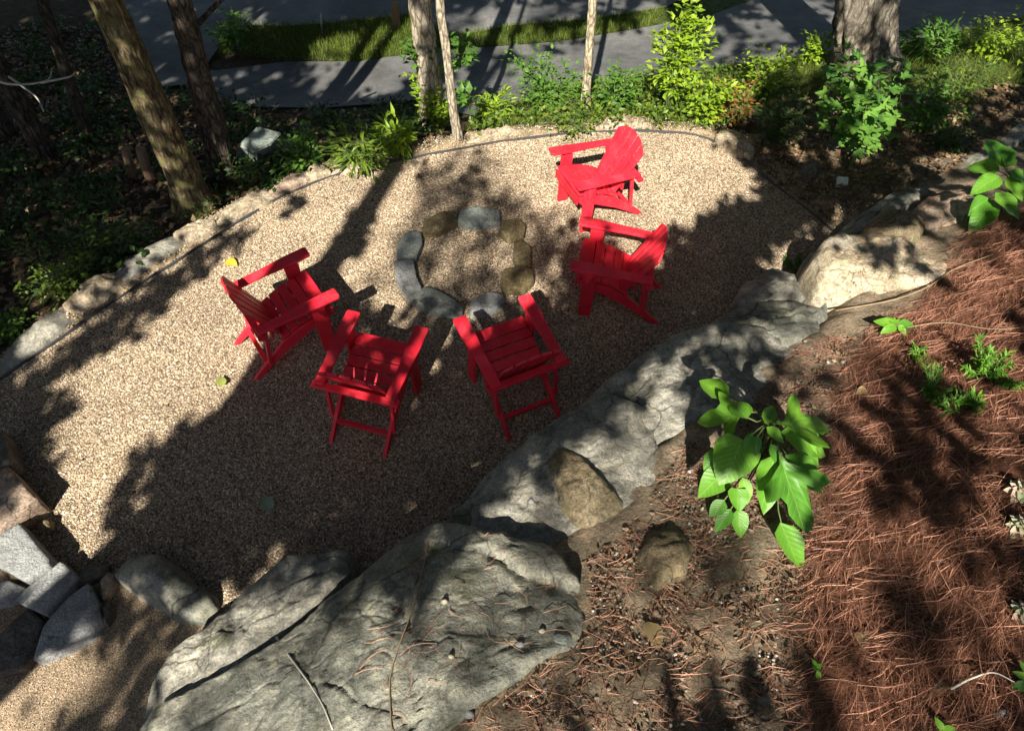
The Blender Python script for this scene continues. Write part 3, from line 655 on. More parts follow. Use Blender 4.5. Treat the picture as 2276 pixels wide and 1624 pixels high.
for i, (pts, m, lab) in enumerate([([(88,1168),(98,1150),(112,1152),(112,1172),(98,1180)], 'tan', 'small orange tan stone on the gravel beside the beige block'), ([(10,1262),(40,1256),(52,1282),(24,1288)], 'tan', 'tan broken stone between the square slab and the small slab'), ([(222,1345),(238,1330),(246,1360),(232,1385)], 'dark', 'narrow dark stone right of the pointed slab'), ([(112,1290),(140,1300),(120,1335),(96,1372),(90,1364)], 'dark', 'dark gap stone between the middle slab and the pointed slab')]):
    rock('step_stone', pts, m, lab, 'stone', z=.08, bulge=.02, depth=.1, n=28, rings=5, amp=.008, edge=.01, group=ST, seed=150+i, jag=.006, freq=8, flare=.006, fine=.003)
# rim stones outside the edging
RS = 'stones along the rim of the patio'
for i, (pts, m, lab) in enumerate([
 ([(-20,850),(60,755),(130,690),(160,668),(188,688),(130,748),(40,822)], 'grey', 'long flat grey rim stone nearest the left edge of the picture'),
 ([(165,670),(230,612),(262,602),(292,622),(200,686)], 'rim', 'second flat rim stone up from the left edge'),
 ([(268,608),(340,556),(398,522),(420,536),(330,598),(294,622)], 'grey', 'long mottled grey rim stone in leaf shadow'),
 ([(404,522),(452,493),(480,492),(492,506),(430,540)], 'rim', 'short rim stone just below the leaning mossy trunk'),
 ([(486,503),(520,462),(580,432),(612,438),(600,458),(530,488)], 'rim', 'rough tan rim rock to the right of the twin trunks'),
 ([(612,428),(645,398),(684,388),(690,402),(620,436)], 'pink', 'flat pinkish rim stone with a round cobble at its end'),
 ([(683,393),(702,374),(726,374),(737,388),(700,402)], 'rim', 'round tan cobble on the rim of the patio'),
 ([(742,386),(800,362),(848,348),(860,358),(770,388)], 'pink', 'thin rim stone where the trunk shadow crosses the edging'),
 ([(1032,314),(1060,299),(1130,287),(1170,284),(1150,298),(1060,318)], 'rim', 'pale sharp edged rim stone right of the pale trunk'),
 ([(1300,270),(1390,258),(1452,266),(1440,283),(1310,286)], 'pink', 'flat pale rim stone behind the far chair'),
 ([(1588,302),(1600,283),(1640,300),(1672,330),(1662,346),(1612,322)], 'rim', 'rounded pale rock at the right end of the far rim')]):
    mx_, my_ = np.mean(np.array(pts), 0); pts = [(mx_+(u-mx_)*1.2, my_+(v-my_)*1.2) for u, v in pts] if i < 8 else pts
    rock('rim_stone', pts, m, lab, 'stone', z=.045 if i != 10 else .13, bulge=.02, depth=.2, n=52, rings=8, amp=.026, edge=.02, group=RS, shift=.09, seed=70+i, jag=.025, freq=6, flare=.02, planes=[((.03,.06,1),.075 if i != 10 else .17)])
ROCK['mint'] = rock_mat('pale_green_rock', (.22,.28,.245), (.34,.41,.365), (.44,.49,.44), 4.0, .05, grain=.5)
def slab_rock(name, label, top, base, m):
    bm = bmesh.new(); b0 = hit(580, 330)
    for u, v, z in top: bm.verts.new(Vector(at(u, v, z)-b0))
    for u, v, z in base: bm.verts.new(Vector(at(u, v, z)-b0))
    bmesh.ops.convex_hull(bm, input=bm.verts[:]); bmesh.ops.delete(bm, geom=[v for v in bm.verts if not v.link_faces], context='VERTS')
    bmesh.ops.bevel(bm, geom=bm.edges[:], offset=.015, segments=2, affect='EDGES'); bmesh.ops.triangulate(bm, faces=bm.faces[:]); bmesh.ops.subdivide_edges(bm, edges=bm.edges[:], cuts=2)
    for v in bm.verts: v.co += Vector((noise.noise(v.co*9), noise.noise(v.co*9+Vector((4,0,0))), noise.noise(v.co*9+Vector((0,4,0)))))*.008
    me = bpy.data.meshes.new(name); bm.to_mesh(me); bm.free(); tag(link(name, fix(me), ROCK[m], None, b0), label, 'rock')
slab_rock('angular_rock', 'angular pale green rock with a sloping flat top among the shrubs beyond the left rim', [(528,322,.10),(573,280,.22),(626,294,.24),(566,338,.10),(600,322,.20)], [(522,350,-.5),(570,300,-.5),(642,318,-.5),(632,345,-.45),(570,372,-.45)], 'mint')
rock('angular_rock', [(1770,380),(1800,360),(1822,372),(1815,400),(1780,402)], 'dark', 'round reddish brown rock under the lobed shrub', 'rock', dz=.08, bulge=.05, depth=.2, n=40, rings=7, seed=91)

# edging strip round the rim
pts3 = [np.array([p[0], p[1], 0]) for p in RIMW]
V = []; Fc = []
for i, p in enumerate(pts3):
    t = pts3[min(i+1, len(pts3)-1)]-pts3[max(i-1, 0)]; t /= np.linalg.norm(t); nrm = np.array([-t[1], t[0], 0])
    wob = .012*noise.noise((p[0]*2, p[1]*2, 0))
    for o_, z_ in ((-.008, -.05), (-.008, .022), (.008, .022), (.008, -.05)): V.append(tuple(p+nrm*(o_+wob)+np.array([0, 0, z_+.012*noise.noise((p[0]*3, p[1]*3, 4))])))
for i in range(len(pts3)-1):
    for k in range(4): Fc.append((i*4+k, i*4+(k+1) % 4, (i+1)*4+(k+1) % 4, (i+1)*4+k))
Fc += [(0, 1, 2, 3), tuple(len(V)-4+k for k in range(4))]
tag(link('edging_strip', fix(mesh('edging_strip', V, Fc, False)), EDGING), 'thin dark edging strip curving along the far rim of the gravel', 'edging')

# ------------------------------------------------------------------ chairs
def board(name, outline, th, frame, parent):
    V = []; F = []; prism(V, F, outline, th, frame); me = fix(mesh(name, V, F, False))
    o = link(name, me, RED, parent); md = o.modifiers.new('bevel', 'BEVEL'); md.width = .005; md.segments = 2; md.limit_method = 'ANGLE'
    return o
def make_chair():
    root = empty('adirondack_chair', (0,0,0), '', 'chair', 'red chairs round the fire ring')
    for s in (-1, 1):
        # front leg: board with its face to the side
        board('front_leg', [(.15,0),(.27,0),(.275,.60),(.14,.60)], .03, lambda x, y, w, s=s: (s*.262+w*s, x, y), root)
        # side rail: carries the seat and runs down to the ground at the back
        board('side_rail', [(.315,.40),(.30,.455),(.02,.40),(-.16,.315),(-.47,.055),(-.52,.0),(-.46,.0),(-.16,.185),(.10,.31),(.28,.36)], .032, lambda x, y, w, s=s: (s*.226+w*s, x, y), root)
        # arm
        board('armrest', [(s*.243,.38),(s*.252,.395),(s*.352,.395),(s*.364,.38),(s*.364,.20),(s*.348,-.02),(s*.338,-.345),(s*.252,-.345),(s*.256,-.05),(s*.243,.16)], .028, lambda x, y, w: (x, y, .600+w+(y+.3)*.07), root)
        # arm bracket under the front of the arm
        board('arm_bracket', [(.16,.60),(.255,.60),(.245,.50),(.225,.45)], .026, lambda x, y, w, s=s: (s*.2965+w*s, x, y), root)
        # rear support strut
        board('rear_strut', [(-.29,.60),(-.255,.60),(-.315,.16),(-.35,.14)], .028, lambda x, y, w, s=s: (s*.262+w*s, x, y), root)
    # seat slats, front one tipped over the rail ends
    seat = [(.325,.43),(.295,.475),(.02,.42),(-.15,.335)]
    path = smooth_line(seat[1:], 60); L = np.r_[0, np.cumsum(np.linalg.norm(np.diff(path, axis=0), axis=1))]
    ns = 5; tot = L[-1]; gap = .010; wd = (tot-gap*(ns-1))/ns
    def sl(s): return np.array([np.interp(s, L, path[:, 0]), np.interp(s, L, path[:, 1])])
    for k in range(ns):
        a = sl(k*(wd+gap)); b = sl(k*(wd+gap)+wd); d = (b-a)/np.linalg.norm(b-a); nn = np.array([d[1], -d[0]]); nn = nn if nn[1] > 0 else -nn
        def fr(x, y, w, a=a, d=d, nn=nn): q = a+d*y+nn*(w+.002); return (x, q[0], q[1])
        board('seat_slat', [(-.256,0),(.256,0),(.256,wd),(-.256,wd)] if k else [(-.262,-.03),(.262,-.03),(.256,wd),(-.256,wd)], .022, fr, root)
    board('front_apron', [(-.256,.37),(.256,.37),(.256,.468),(-.256,.468)], .022, lambda x, y, w: (x, .318+w, y), root)
    # fan back
    B0 = np.array([-.115,.30]); T0 = np.array([-.415,.90]); bd = (T0-B0)/np.linalg.norm(T0-B0); bn = np.array([-bd[1], bd[0]]); BL = np.linalg.norm(T0-B0)
    nb = 5
    def arc(f): return BL*(1-.17*abs(f)**2.2)
    for k in range(nb):
        f0 = -1+2*k/nb+.032; f1 = -1+2*(k+1)/nb-.032
        def X(f, t): return f*(.205+.075*t)
        out = [(X(f0, 0), 0), (X(f1, 0), 0)]
        for j in range(5):
            f = f1+(f0-f1)*j/4; h = arc(f); out.append((X(f, h/BL), h))
        def fr(x, y, w): 
            curve = -.16*x*x
            q = B0+bd*y-bn*(w+curve-.0); return (x, q[0], q[1])
        board('back_slat', out, .020, fr, root)
    board('back_brace', [(-.368,-.36),(.368,-.36),(.368,-.30),(-.368,-.30)], .034, lambda x, y, w: (x, y, .558+w), root)
    q = B0+bd*.13
    board('lower_back_brace', [(-.222,-.005),(.222,-.005),(.222,.075),(-.222,.075)], .026, lambda x, y, w: (x, q[0]-.036-w, q[1]+y-.03), root)
    board('rear_cross_bar', [(-.224,-.375),(.224,-.375),(.224,-.335),(-.224,-.335)], .035, lambda x, y, w: (x, y, .105+w), root)
    return root
CH = [(-2.03,4.02,53.8,'red slatted chair at the left of the fire ring facing right, half in sun'),
      (-1.146,3.345,13.5,'red slatted chair at the front seen from behind, left one of the front pair'),
      (-.012,3.567,-27.2,'red slatted chair at the front seen from behind, close to the grey boulder'),
      (.932,4.697,-81.2,'red slatted chair right of the fire ring, nearer of the overlapping two'),
      (.80,6.0,-115,'farthest red slatted chair, fully sunlit, standing by the far edging')]
proto = make_chair(); kids = list(proto.children)
for i, (x, y, a, lab) in enumerate(CH):
    if i == 0: r = proto
    else:
        r = proto.copy(); COL.objects.link(r)
        for c in kids:
            d = c.copy(); COL.objects.link(d); d.parent = r
    r.location = (x, y, .012); r.rotation_euler = (0, 0, -math.radians(a)); r['label'] = lab

# ------------------------------------------------------------------ leaves and plants
def leaf_grid(kind, nseg=6):
    """unit leaf along +y: list of (y, halfwidth)"""
    if kind == 'oval': f = lambda t: .30*math.sin(math.pi*t**.75)**.8*(1-.15*t)
    elif kind == 'round': f = lambda t: .44*math.sin(math.pi*min(1, t*.93+.07)**.62)**.7
    elif kind == 'lance': f = lambda t: .13*math.sin(math.pi*t**.8)
    elif kind == 'needle': f = lambda t: .05*math.sin(math.pi*t**.7)
    V = []; F = []
    for k in range(nseg+1):
        t = k/nseg; w = max(f(t), .002); z = -.28*t*t+.10*t
        V += [(-w, t, z+.20*w), (-w*.5, t, z+.06*w), (0, t, z-.02*w), (w*.5, t, z+.06*w), (w, t, z+.20*w)]
    for k in range(nseg):
        for j in range(4): F.append((k*5+j, k*5+j+1, (k+1)*5+j+1, (k+1)*5+j))
    return V, F
def lobed(lobes, rr=1.0):
    """lobed leaf: pointed lobes with curved sides, two rings round the midrib, gentle folds"""
    out = [(-2.75, .16)]
    for i, (a, L, h) in enumerate(lobes):
        for f, l in ((-1, .50), (-.74, .66), (-.46, .80), (-.22, .91), (0, 1.0), (.22, .91), (.46, .80), (.74, .66), (1, .50)):
            if f == -1 and i: continue
            q = .02*math.sin(17*(a+h*f)*3) if abs(f) not in (0, 1) else 0
            out.append((a+h*f*(1-.25*abs(f)**3), L*(l+q)))
    out.append((2.75, .16))
    c = np.array([0, .26]); V = [(c[0], c[1], -.03)]; F = []; m = len(out)
    for t in (.5, 1.0):
        for a, L in out:
            x = math.sin(a)*L*rr*t; y = c[1]+math.cos(a)*L*.76*t
            V.append((x, y, .16*abs(x)*(1-.8*abs(x))-.26*y*y+.08*y+.018*math.cos(a*6.5)*t))
    for i in range(m-1):
        F.append((0, 1+i, 2+i)); F.append((1+i, 1+m+i, 2+m+i, 2+i))
    V.append((0, 0, 0)); k = len(V)-1; F += [(0, m, k), (m, 2*m, k), (0, k, 1), (1, k, m+1)]
    return V, F
def leaf_mesh(name, kind):
    if kind == 'tri': V, F = lobed([(-1.05,.66,.5),(0,1.0,.5),(1.05,.66,.5)])
    elif kind == 'maple': V, F = lobed([(-1.75,.45,.40),(-.88,.82,.42),(0,1.0,.42),(.88,.82,.42),(1.75,.45,.40)])
    else: V, F = leaf_grid(kind)
    return fix(mesh(name, V, F, True))
_lm = {}
def lmesh(kind, m):
    if m in ('big', 'maple', 'sedumo'):
        k_ = random.randrange(4)
        if (kind, m, k_) not in _lm:
            me = leaf_mesh('leaf', kind); r_ = random.Random(k_*7+3); c1, c2, tw = r_.uniform(-.25, .25), r_.uniform(-.3, .25), r_.uniform(-.5, .5)
            for v in me.vertices:
                x, y = v.co.x, v.co.y
                v.co.z += c1*y*y+c2*abs(x)*(1-.3*y)+tw*x*y+.035*math.sin(y*13+k_)*min(1, abs(x)*5)
                v.co.x += .10*(r_.random()-.5)*0+.08*y*y*math.sin(k_*2.1)
            me.materials.append(LEAF[m]); _lm[(kind, m, k_)] = me
        return _lm[(kind, m, k_)]
    if (kind, m) not in _lm: me = leaf_mesh('leaf', kind); me.materials.append(LEAF[m]); _lm[(kind, m)] = me
    return _lm[(kind, m)]
def frame_from(base, tip, up):
    y = np.asarray(tip)-np.asarray(base); L = np.linalg.norm(y); y = y/L; x = np.cross(y, up); x /= np.linalg.norm(x); z = np.cross(x, y); return x, y, z, L
def add_leaf(parent, kind, m, base, tip, up=(0,0,1), wid=1.0, name='leaf'):
    x, y, z, L = frame_from(base, tip, np.asarray(up, float))
    o = bpy.data.objects.new(name, lmesh(kind, m)); COL.objects.link(o); o.parent = parent
    pl = np.array(parent.location); Mx = Matrix.Identity(4)
    for i in range(3): Mx[i][0] = x[i]*L*wid; Mx[i][1] = y[i]*L; Mx[i][2] = z[i]*L; Mx[i][3] = base[i]-pl[i]
    o.matrix_parent_inverse = Matrix.Identity(4); o.matrix_basis = Mx; return o
LB = {}
def leaf_block(kind):
    if kind not in LB:
        if kind == 'needle': V = np.array([(-.03,0,0),(.03,0,0),(.02,.6,.02),(-.02,.6,.02),(0,1,-.05)]); T = [(0,1,2),(0,2,3),(3,2,4)]
        else:
            w = {'round': .42, 'lance': .13}.get(kind, .28)
            V = np.array([(0,0,0),(-w,.42,.05),(0,.45,-.01),(w,.42,.05),(0,1,-.16)]); T = [(0,2,1),(0,3,2),(1,2,4),(2,3,4)]
        LB[kind] = (np.array(V, float), np.array(T, int))
    return LB[kind]
def scatter_leaves(kind, P, D, Upv, S, W=None):
    """many leaves: positions P, directions D, up vectors, sizes S -> (verts, tris)"""
    V0, T0 = leaf_block(kind); n = len(P); P = np.asarray(P, float); D = np.asarray(D, float)
    D = D/np.linalg.norm(D, axis=1, keepdims=True); X = np.cross(D, Upv); X /= (np.linalg.norm(X, axis=1, keepdims=True)+1e-9); Z = np.cross(X, D)
    S = np.asarray(S)[:, None, None]
    V = P[:, None]+S*(V0[None, :, 0:1]*X[:, None]+V0[None, :, 1:2]*D[:, None]+V0[None, :, 2:3]*Z[:, None])
    T = T0[None]+(np.arange(n)*len(V0))[:, None, None]
    return V.reshape(-1, 3), T.reshape(-1, 3)
def rdirs(n, zb=0.2, r=rng):
    d = r.normal(size=(n, 3)); d[:, 2] = np.abs(d[:, 2])*.6+zb; return d/np.linalg.norm(d, axis=1, keepdims=True)
def shrub(name, label, base, h, rx, kind, m, n, size, cat='shrub', group=None, stems=4, flat=.7, lean=(0,0), parts=False, droop=.0):
    """stems with leaves set along twigs; parts=True gives each leaf its own object"""
    base = np.asarray(base, float); root = empty(name, base, label, cat, group)
    V = []; F = []; tips = []
    for s in range(stems):
        a = random.uniform(0, 6.28); rr = rx*random.uniform(.3, .95)
        top = np.array([math.cos(a)*rr+lean[0], math.sin(a)*rr+lean[1], h*random.uniform(.7, 1)])
        mid = top*np.array([.35,.35,.55]); pts = [np.zeros(3), mid, top]; r0 = .006+.006*h
        tube(V, F, pts, [r0, r0*.7, r0*.3], 5)
        for t in np.linspace(.35, 1, 9):
            p = (1-t)**2*0+2*(1-t)*t*mid+t*t*top
            tips.append(p)
    for t_ in list(tips):
        for q in range(2):
            d = np.array([random.gauss(0,1), random.gauss(0,1), random.gauss(.15,.5)]); d /= np.linalg.norm(d); e = t_+d*rx*random.uniform(.18,.5); e[2] = max(e[2], .03)
            tube(V, F, [t_, e], [.003,.0015], 3, False); tips.append(e)
    link('stem', fix(mesh('stem', V, F)), STEM, root)
    T = np.array(tips); idx = rng.integers(0, len(T), n); P = T[idx]+rng.normal(size=(n, 3))*rx*.12; P[:, 2] = np.maximum(P[:, 2], .02)
    out = P-np.array([lean[0]*.5, lean[1]*.5, h*.3]); out /= (np.linalg.norm(out, axis=1, keepdims=True)+1e-6)
    D = out+rng.normal(size=(n, 3))*.6; D[:, 2] = D[:, 2]*flat*.5-droop; Upv = np.tile([0, 0, 1.0], (n, 1))+rng.normal(size=(n, 3))*.35+out*.25
    S = size*rng.uniform(.6, 1.2, n)
    if parts:
        for i in range(n):
            D1 = D[i]/np.linalg.norm(D[i]); add_leaf(root, kind, m, base+P[i], base+P[i]+D1*S[i], Upv[i])
    else:
        Vv, T_ = scatter_leaves(kind, P, D, Upv, S); link('foliage', mesh_np('foliage', Vv, T_), LEAF[m], root)
    return root

# ------------------------------------------------------------------ trees in view
def trunk(name, label, base_px, top_px, w_base, w_top, bark, group, height=10, kinks=.04, base=None, flare=1.0, sub=None, nn=30):
    B = hit(*base_px) if base is None else np.asarray(base, float); B = B.copy(); Tp = upto(B, *top_px); d = (Tp-B)
    db = pix(B)[2]; dt = pix(Tp)[2]; r0 = w_base*K/2*db/F_PX; r1 = w_top*K/2*dt/F_PX
    root = empty(name, B, label, 'tree', group); root['tree'] = 1
    pts = []; rad = []; L = d/d[2]
    zs = np.r_[np.linspace(-.25, d[2], 48), np.linspace(d[2], height, 14)[1:]]
    for z in zs:
        k = z/d[2]; p = L*z*(1 if k <= 1 else 1)
        p = p+np.array([noise.noise((z*.9, B[0], 1)), noise.noise((z*.9, B[0], 7)), 0])*kinks*min(1, max(k, 0))*(1-min(1, max(k, 0)))*4
        r = r0+(r1-r0)*min(max(k, 0), 1) if k <= 1 else r1*(1-.55*(z-d[2])/(height-d[2]+.01))
        if z < .5: r *= 1+(flare-1+.32)*(1-max(z, 0)/.5)**2
        pts.append(p); rad.append(max(r, .015))
    V = []; F = []; tube(V, F, pts, rad, nn)
    V = [np.array(v) for v in V]
    for i, v in enumerate(V):
        c = pts[i//nn]; o = v-c; ang = (i % nn)/nn*6.283; ln = rad[i//nn]
        g = noise.fractal((math.cos(ang)*2.2+B[0], math.sin(ang)*2.2, c[2]*.8), .8, 2, 4); rg = 1-abs(noise.fractal((math.cos(ang)*5+B[0]*3, math.sin(ang)*5, c[2]*1.6), .7, 2, 4)); V[i] = c+o*(1+.13*g+.30*(rg-.78))
    tr = link('trunk', fix(mesh('trunk', V, F)), BARK[bark], root)
    return root, np.array(pts)+B, rad
trees = []
TG = 'trees around the patio'
trees.append(trunk('woodland_tree', 'leaning mossy trunk dappled with sun beyond the left rim', (442,462), (232,0), 74, 66, 'moss', TG, flare=1.25))
trees.append(trunk('woodland_tree', 'dark thinner trunk just right of the leaning mossy trunk', (505,405), (398,0), 57, 50, 'dark', TG, flare=1.2))
trees.append(trunk('woodland_tree', 'pale straight trunk with leafy shoots at the far rim left of centre', (966,286), (934,0), 54, 48, 'pale', TG, flare=1.1))
trees.append(trunk('woodland_tree', 'thin crooked stem leaning beside the pale straight trunk', (1018,308), (978,0), 17, 20, 'pale', TG, 8, .09))
trees.append(trunk('woodland_tree', 'slim pole like trunk standing in the bright shrubs behind the far rim', (1300,250), (1318,0), 20, 19, 'slim', TG, 8, .01))
trees.append(trunk('woodland_tree', 'thick furrowed grey trunk at the upper right beside the road', (1915,160), (1927,0), 118, 130, 'furrow', TG, 12, .02, flare=1.15, nn=56))
trees.append(trunk('woodland_tree', 'dark trunk deep in the shade at the left edge, thicker one', (105,355), (20,195), 44, 44, 'dark', TG, 8))
trees.append(trunk('woodland_tree', 'thin dark trunk in the shade between the left edge and the leaning trunk', (200,320), (150,170), 24, 24, 'dark', TG, 8))
trees.append(trunk('woodland_tree', 'dark trunk at the far left edge of the shaded wood', (20,300), (-40,160), 34, 34, 'dark', TG, 8))
# side branch on the dark trunk
def limb(root, pts, rad, bark, name='branch'):
    V = []; F = []; b = np.array(root.location); tube(V, F, [np.asarray(p)-b for p in pts], rad, 8); link(name, fix(mesh(name, V, F)), BARK[bark], root)
rt_, pp, _ = trees[1]; P1 = upto(pp[0], 438, 55); P0 = upto(pp[0], 425, 100)
limb(rt_, [P0-np.array([.12,0,.3]), P0, P1, P1+(P1-P0)*1.2+np.array([.3,.1,.1])], [.05,.035,.028,.02], 'dark')

# ------------------------------------------------------------------ shade: unseen leaf canopy shaped to cast the wanted light and dark
ct, st_ = math.cos(SUN_EL), math.sin(SUN_EL)
SH = LDIR[:2]/st_                                           # horizontal travel of light per metre of drop
def sp(P): return (P[0]+P[2]*SH[0], P[1]+P[2]*SH[1])        # where the light ray through P meets z = 0
def spoly(px, z=None): return [sp(hit(*e[:2]) if z is None and len(e) < 3 else at(e[0], e[1], gz_(e[2] if len(e) > 2 else z))) for e in px]
LITP = [ # outline in survey points, height (None: on the ground), openness
 ([(150,840),(240,770),(330,715),(420,640),(480,590),(560,515),(700,425),(850,368),(835,420),(790,490),(742,570),(690,640),(640,720),(590,810),(556,868),(520,900),(480,930),(330,980),(260,1030),(238,1130),(330,1185),(250,1245),(130,1215),(92,1120),(172,1030),(140,930)], 0, 1.0),
 ([(300,640),(420,560),(480,500),(600,430),(850,365),(850,340),(700,375),(560,430),(460,480),(300,590)], 0, .9),
 ([(1110,395),(1120,330),(1300,298),(1500,295),(1600,320),(1655,365),(1692,408),(1640,440),(1560,482),(1500,490),(1478,525),(1400,520),(1300,500),(1230,470),(1180,440)], 0, 1.0),
 ([(905,370),(1000,345),(1120,330),(1115,390),(1000,385),(955,430),(900,545),(850,620),(800,640),(815,560)], 0, .5, 2),
 ([(893,372),(925,372),(880,470),(835,570),(800,650),(772,645),(800,570),(850,460)], 0, 1.0),
 ([(935,520),(1020,490),(1120,500),(1150,560),(1130,630),(1040,650),(950,620),(925,570)], 0, .34, 2),
 ([(820,480),(900,420),(960,385),(1120,395),(1250,480),(1290,640),(1200,720),(900,690),(790,650)], 0, .24, 2),
 ([(790,640),(870,600),(900,650),(1000,690),(1130,690),(1120,720),(985,800),(940,850),(960,760),(860,720)], 0, .55),
 ([(-40,1480),(60,1480),(190,1440),(228,1400),(215,1430),(110,1640),(-60,1700)], 0, .97), ([(225,1420),(360,1370),(470,1350),(340,1520),(290,1660),(100,1660)], 0, .30, 1), ([(240,1280),(300,1225),(390,1260),(470,1340),(380,1370),(300,1320)], .15, .4, 1), ([(-20,855),(60,742),(200,632),(420,495),(500,450),(620,405),(640,440),(500,512),(330,624),(180,722),(20,852)], .03, .8),
 ([(-20,1180),(60,1160),(110,1240),(170,1280),(220,1360),(90,1470),(-20,1350)], .2, .8),
 ([(395,1350),(440,1305),(465,1325),(400,1375)], .15, 1.0),
 ([(340,1500),(372,1440),(490,1350),(520,1370),(440,1470),(400,1530)], .45, .9),
 ([(310,1624),(340,1575),(470,1495),(500,1510),(400,1600)], .7, .5),
 ([(640,560),(690,565),(700,600),(600,640),(560,640)], .64, 1.0),                       # far arm of the left chair
 ([(780,690),(800,700),(800,740),(735,830),(720,825)], .64, .95),
 ([(720,845),(880,880),(870,905),(715,860)], .75, .9), ([(890,880),(905,850),(885,840),(870,865)], .62, .8),
 ([(1005,715),(1045,712),(1060,760),(1030,775)], .66, 1.0), ([(1155,655),(1190,652),(1205,700),(1170,705)], .66, 1.0),
 ([(1295,490),(1440,525),(1475,500),(1480,560),(1440,600),(1300,510)], .7, .9),
 ([(1360,290),(1405,310),(1400,470),(1240,450),(1230,350)], .6, 1.0),
 # bank
 ([(1815,530),(1905,510),(2010,518),(2108,588),(2040,660),(1985,692),(1880,715),(1830,640)], 1.1, .95),
 ([(2110,640),(2276,560),(2300,1010),(2200,960),(2130,900),(2020,850),(1960,800),(2020,710)], None, .97),
 ([(1900,990),(2100,930),(2276,1080),(2276,1150),(2100,1050),(1960,1120),(1850,1180),(1850,1050)], None, .65),
 ([(1490,755),(1600,735),(1720,765),(1760,850),(1700,920),(1610,870),(1545,820)], .95, .7),
 ([(1415,850),(1540,890),(1440,935)], 1.1, .8), ([(1400,950),(1540,940),(1560,1050),(1430,1110)], None, .35, 1),
 ([(1545,850),(1660,830),(1870,900),(1870,1010),(1840,1200),(1790,1270),(1700,1150),(1560,1120),(1545,1000)], 2.2, .8),
 ([(1420,1170),(1540,1170),(1530,1250),(1420,1250)], None, .5), ([(1210,985),(1300,1000),(1400,1120),(1300,1150),(1210,1040)], 1.35, .35, 1),
 ([(2150,310),(2290,290),(2290,500),(2160,500)], 1.4, .85), ([(1930,460),(2190,400),(2190,500),(1950,520)], .8, .7),
 ([(980,1215,1.2),(1270,1270,1.65),(1290,1420,2.05),(1060,1560,2.2),(960,1640,2.2),(800,1700,2.0),(340,1640,.55),(500,1530,.85),(740,1390,1.08),(890,1265,1.15)], 1.3, .76, 3),
 ([(1300,1180),(1800,1250),(1820,1624),(1000,1624)], None, .68, 3), ([(1820,1150),(2276,1100),(2276,1624),(1830,1624)], None, .60, 3), ([(1040,1150),(1270,970),(1420,950),(1450,1100),(1180,1190)], .9, .6, 1), ([(600,1240),(770,1215),(620,1400),(480,1490),(400,1540)], .5, .55, 1),
 # beyond the rim
 ([(1030,285),(1080,220),(1180,140),(1420,150),(1420,0),(1480,0),(1500,130),(1600,150),(1680,180),(1650,270),(1500,285),(1300,290)], None, 1.0),
 ([(1020,300),(1150,285),(1300,270),(1620,290),(1600,300),(1300,297),(1000,335),(860,362),(840,350)], 0, .95),
 ([(780,340),(930,290),(960,300),(900,340),(830,355)], 0, .8),
 ([(1780,330),(1770,230),(1850,170),(2000,200),(1990,330),(1900,350)], .5, .9), ([(1690,110),(1850,75),(1860,160),(1700,190)], None, .9),
 ([(2000,90),(2276,40),(2276,200),(2040,230)], None, .8), ([(2000,230),(2276,190),(2276,260),(2050,320)], None, .5),
 ([(700,100),(940,40),(945,150),(860,215),(700,215)], None, .97), ([(560,150),(710,120),(700,190),(600,200)], None, .15),
 ([(1180,135),(1430,85),(1440,155),(1290,155),(1120,245),(1090,240)], None, 1.0), ([(1000,120),(1150,70),(1440,60),(1440,95),(1100,130)], None, .8),
 ([(1560,60),(1850,5),(1845,105),(1700,125),(1605,145)], None, .75), ([(470,30),(620,0),(640,60),(500,120)], None, .5), ([(960,30),(1280,0),(1300,40),(1000,90)], None, .35, 1),
 ([(925,0),(985,0),(1010,290),(965,290)], 1.0, .8),
 ([(215,0),(300,0),(480,430),(420,440)], .8, .42), ([(540,290),(650,285),(640,340),(530,350)], 0, .42, 2), ([(50,640),(250,560),(300,600),(100,720)], None, .45), ([(-40,-20),(430,-20),(480,420),(380,520),(-40,680)], None, .2), ([(480,380),(560,270),(900,270),(930,320),(700,370)], None, .3),
]
LITW = [(spoly(e[0], e[1]), e[2], e[3] if len(e) > 3 else 0) for e in LITP]
LITW.append(([sp(surf(u, v)) for u, v in [(310,1640),(350,1520),(490,1385),(650,1245),(775,1235),(965,1180),(1110,1060),(1255,945),(1425,815),(1505,765),(1595,735),(1650,700),(1670,645),(1725,612),(1795,590),(1835,550),(1910,530),(1965,485),(2065,410),(2240,315),(2300,295),(2330,700),(2330,1720),(1300,1720),(310,1720)]], .36, 3))
LITW[-1] = ([(a, b+(-.02 if i < 5 else .10 if 12 < i < 21 else -.14 if i < 9 else -.03)) for i, (a, b) in enumerate(LITW[-1][0])], .56, 3)
for k, v, w in ((0, .55, .3), (1, .22, .25), (2, .9, .3), (3, .9, .2), (4, .92, .15), (5, .72, .6)):
    ax_ = [sp(q) for q in trees[k][1] if q[2] < 5.5]; LITW.append(([(a-w, b) for a, b in ax_]+[(a+w, b) for a, b in ax_[::-1]], v))
def openness(x, y):
    # gap share of the unseen canopy, taken from the lit outlines
    L = np.full(x.shape, .004); soft = np.zeros(x.shape, int)
    for e in LITW:
        i = inpoly(x, y, e[0])
        if e[1] >= .6 and not (len(e) > 2 and e[2]): i |= polydist(x, y, e[0]) < .09
        up_ = i & (e[1] > L); L[up_] = e[1]; soft[up_] = e[2] if len(e) > 2 else 0
    return L, soft
step = .135; per = 8
cx, cy = np.meshgrid(np.arange(-13, 13, step), np.arange(-1.5, 21, step)); cx = cx.ravel()+rng.uniform(-.5, .5, cx.size)*step; cy = cy.ravel()+rng.uniform(-.5, .5, cy.size)*step
wob = np.array([noise.noise((a*2.2, b*2.2, 3)) for a, b in zip(cx, cy)]); wob2 = np.array([noise.noise((a*2.2, b*2.2, 9)) for a, b in zip(cx, cy)])
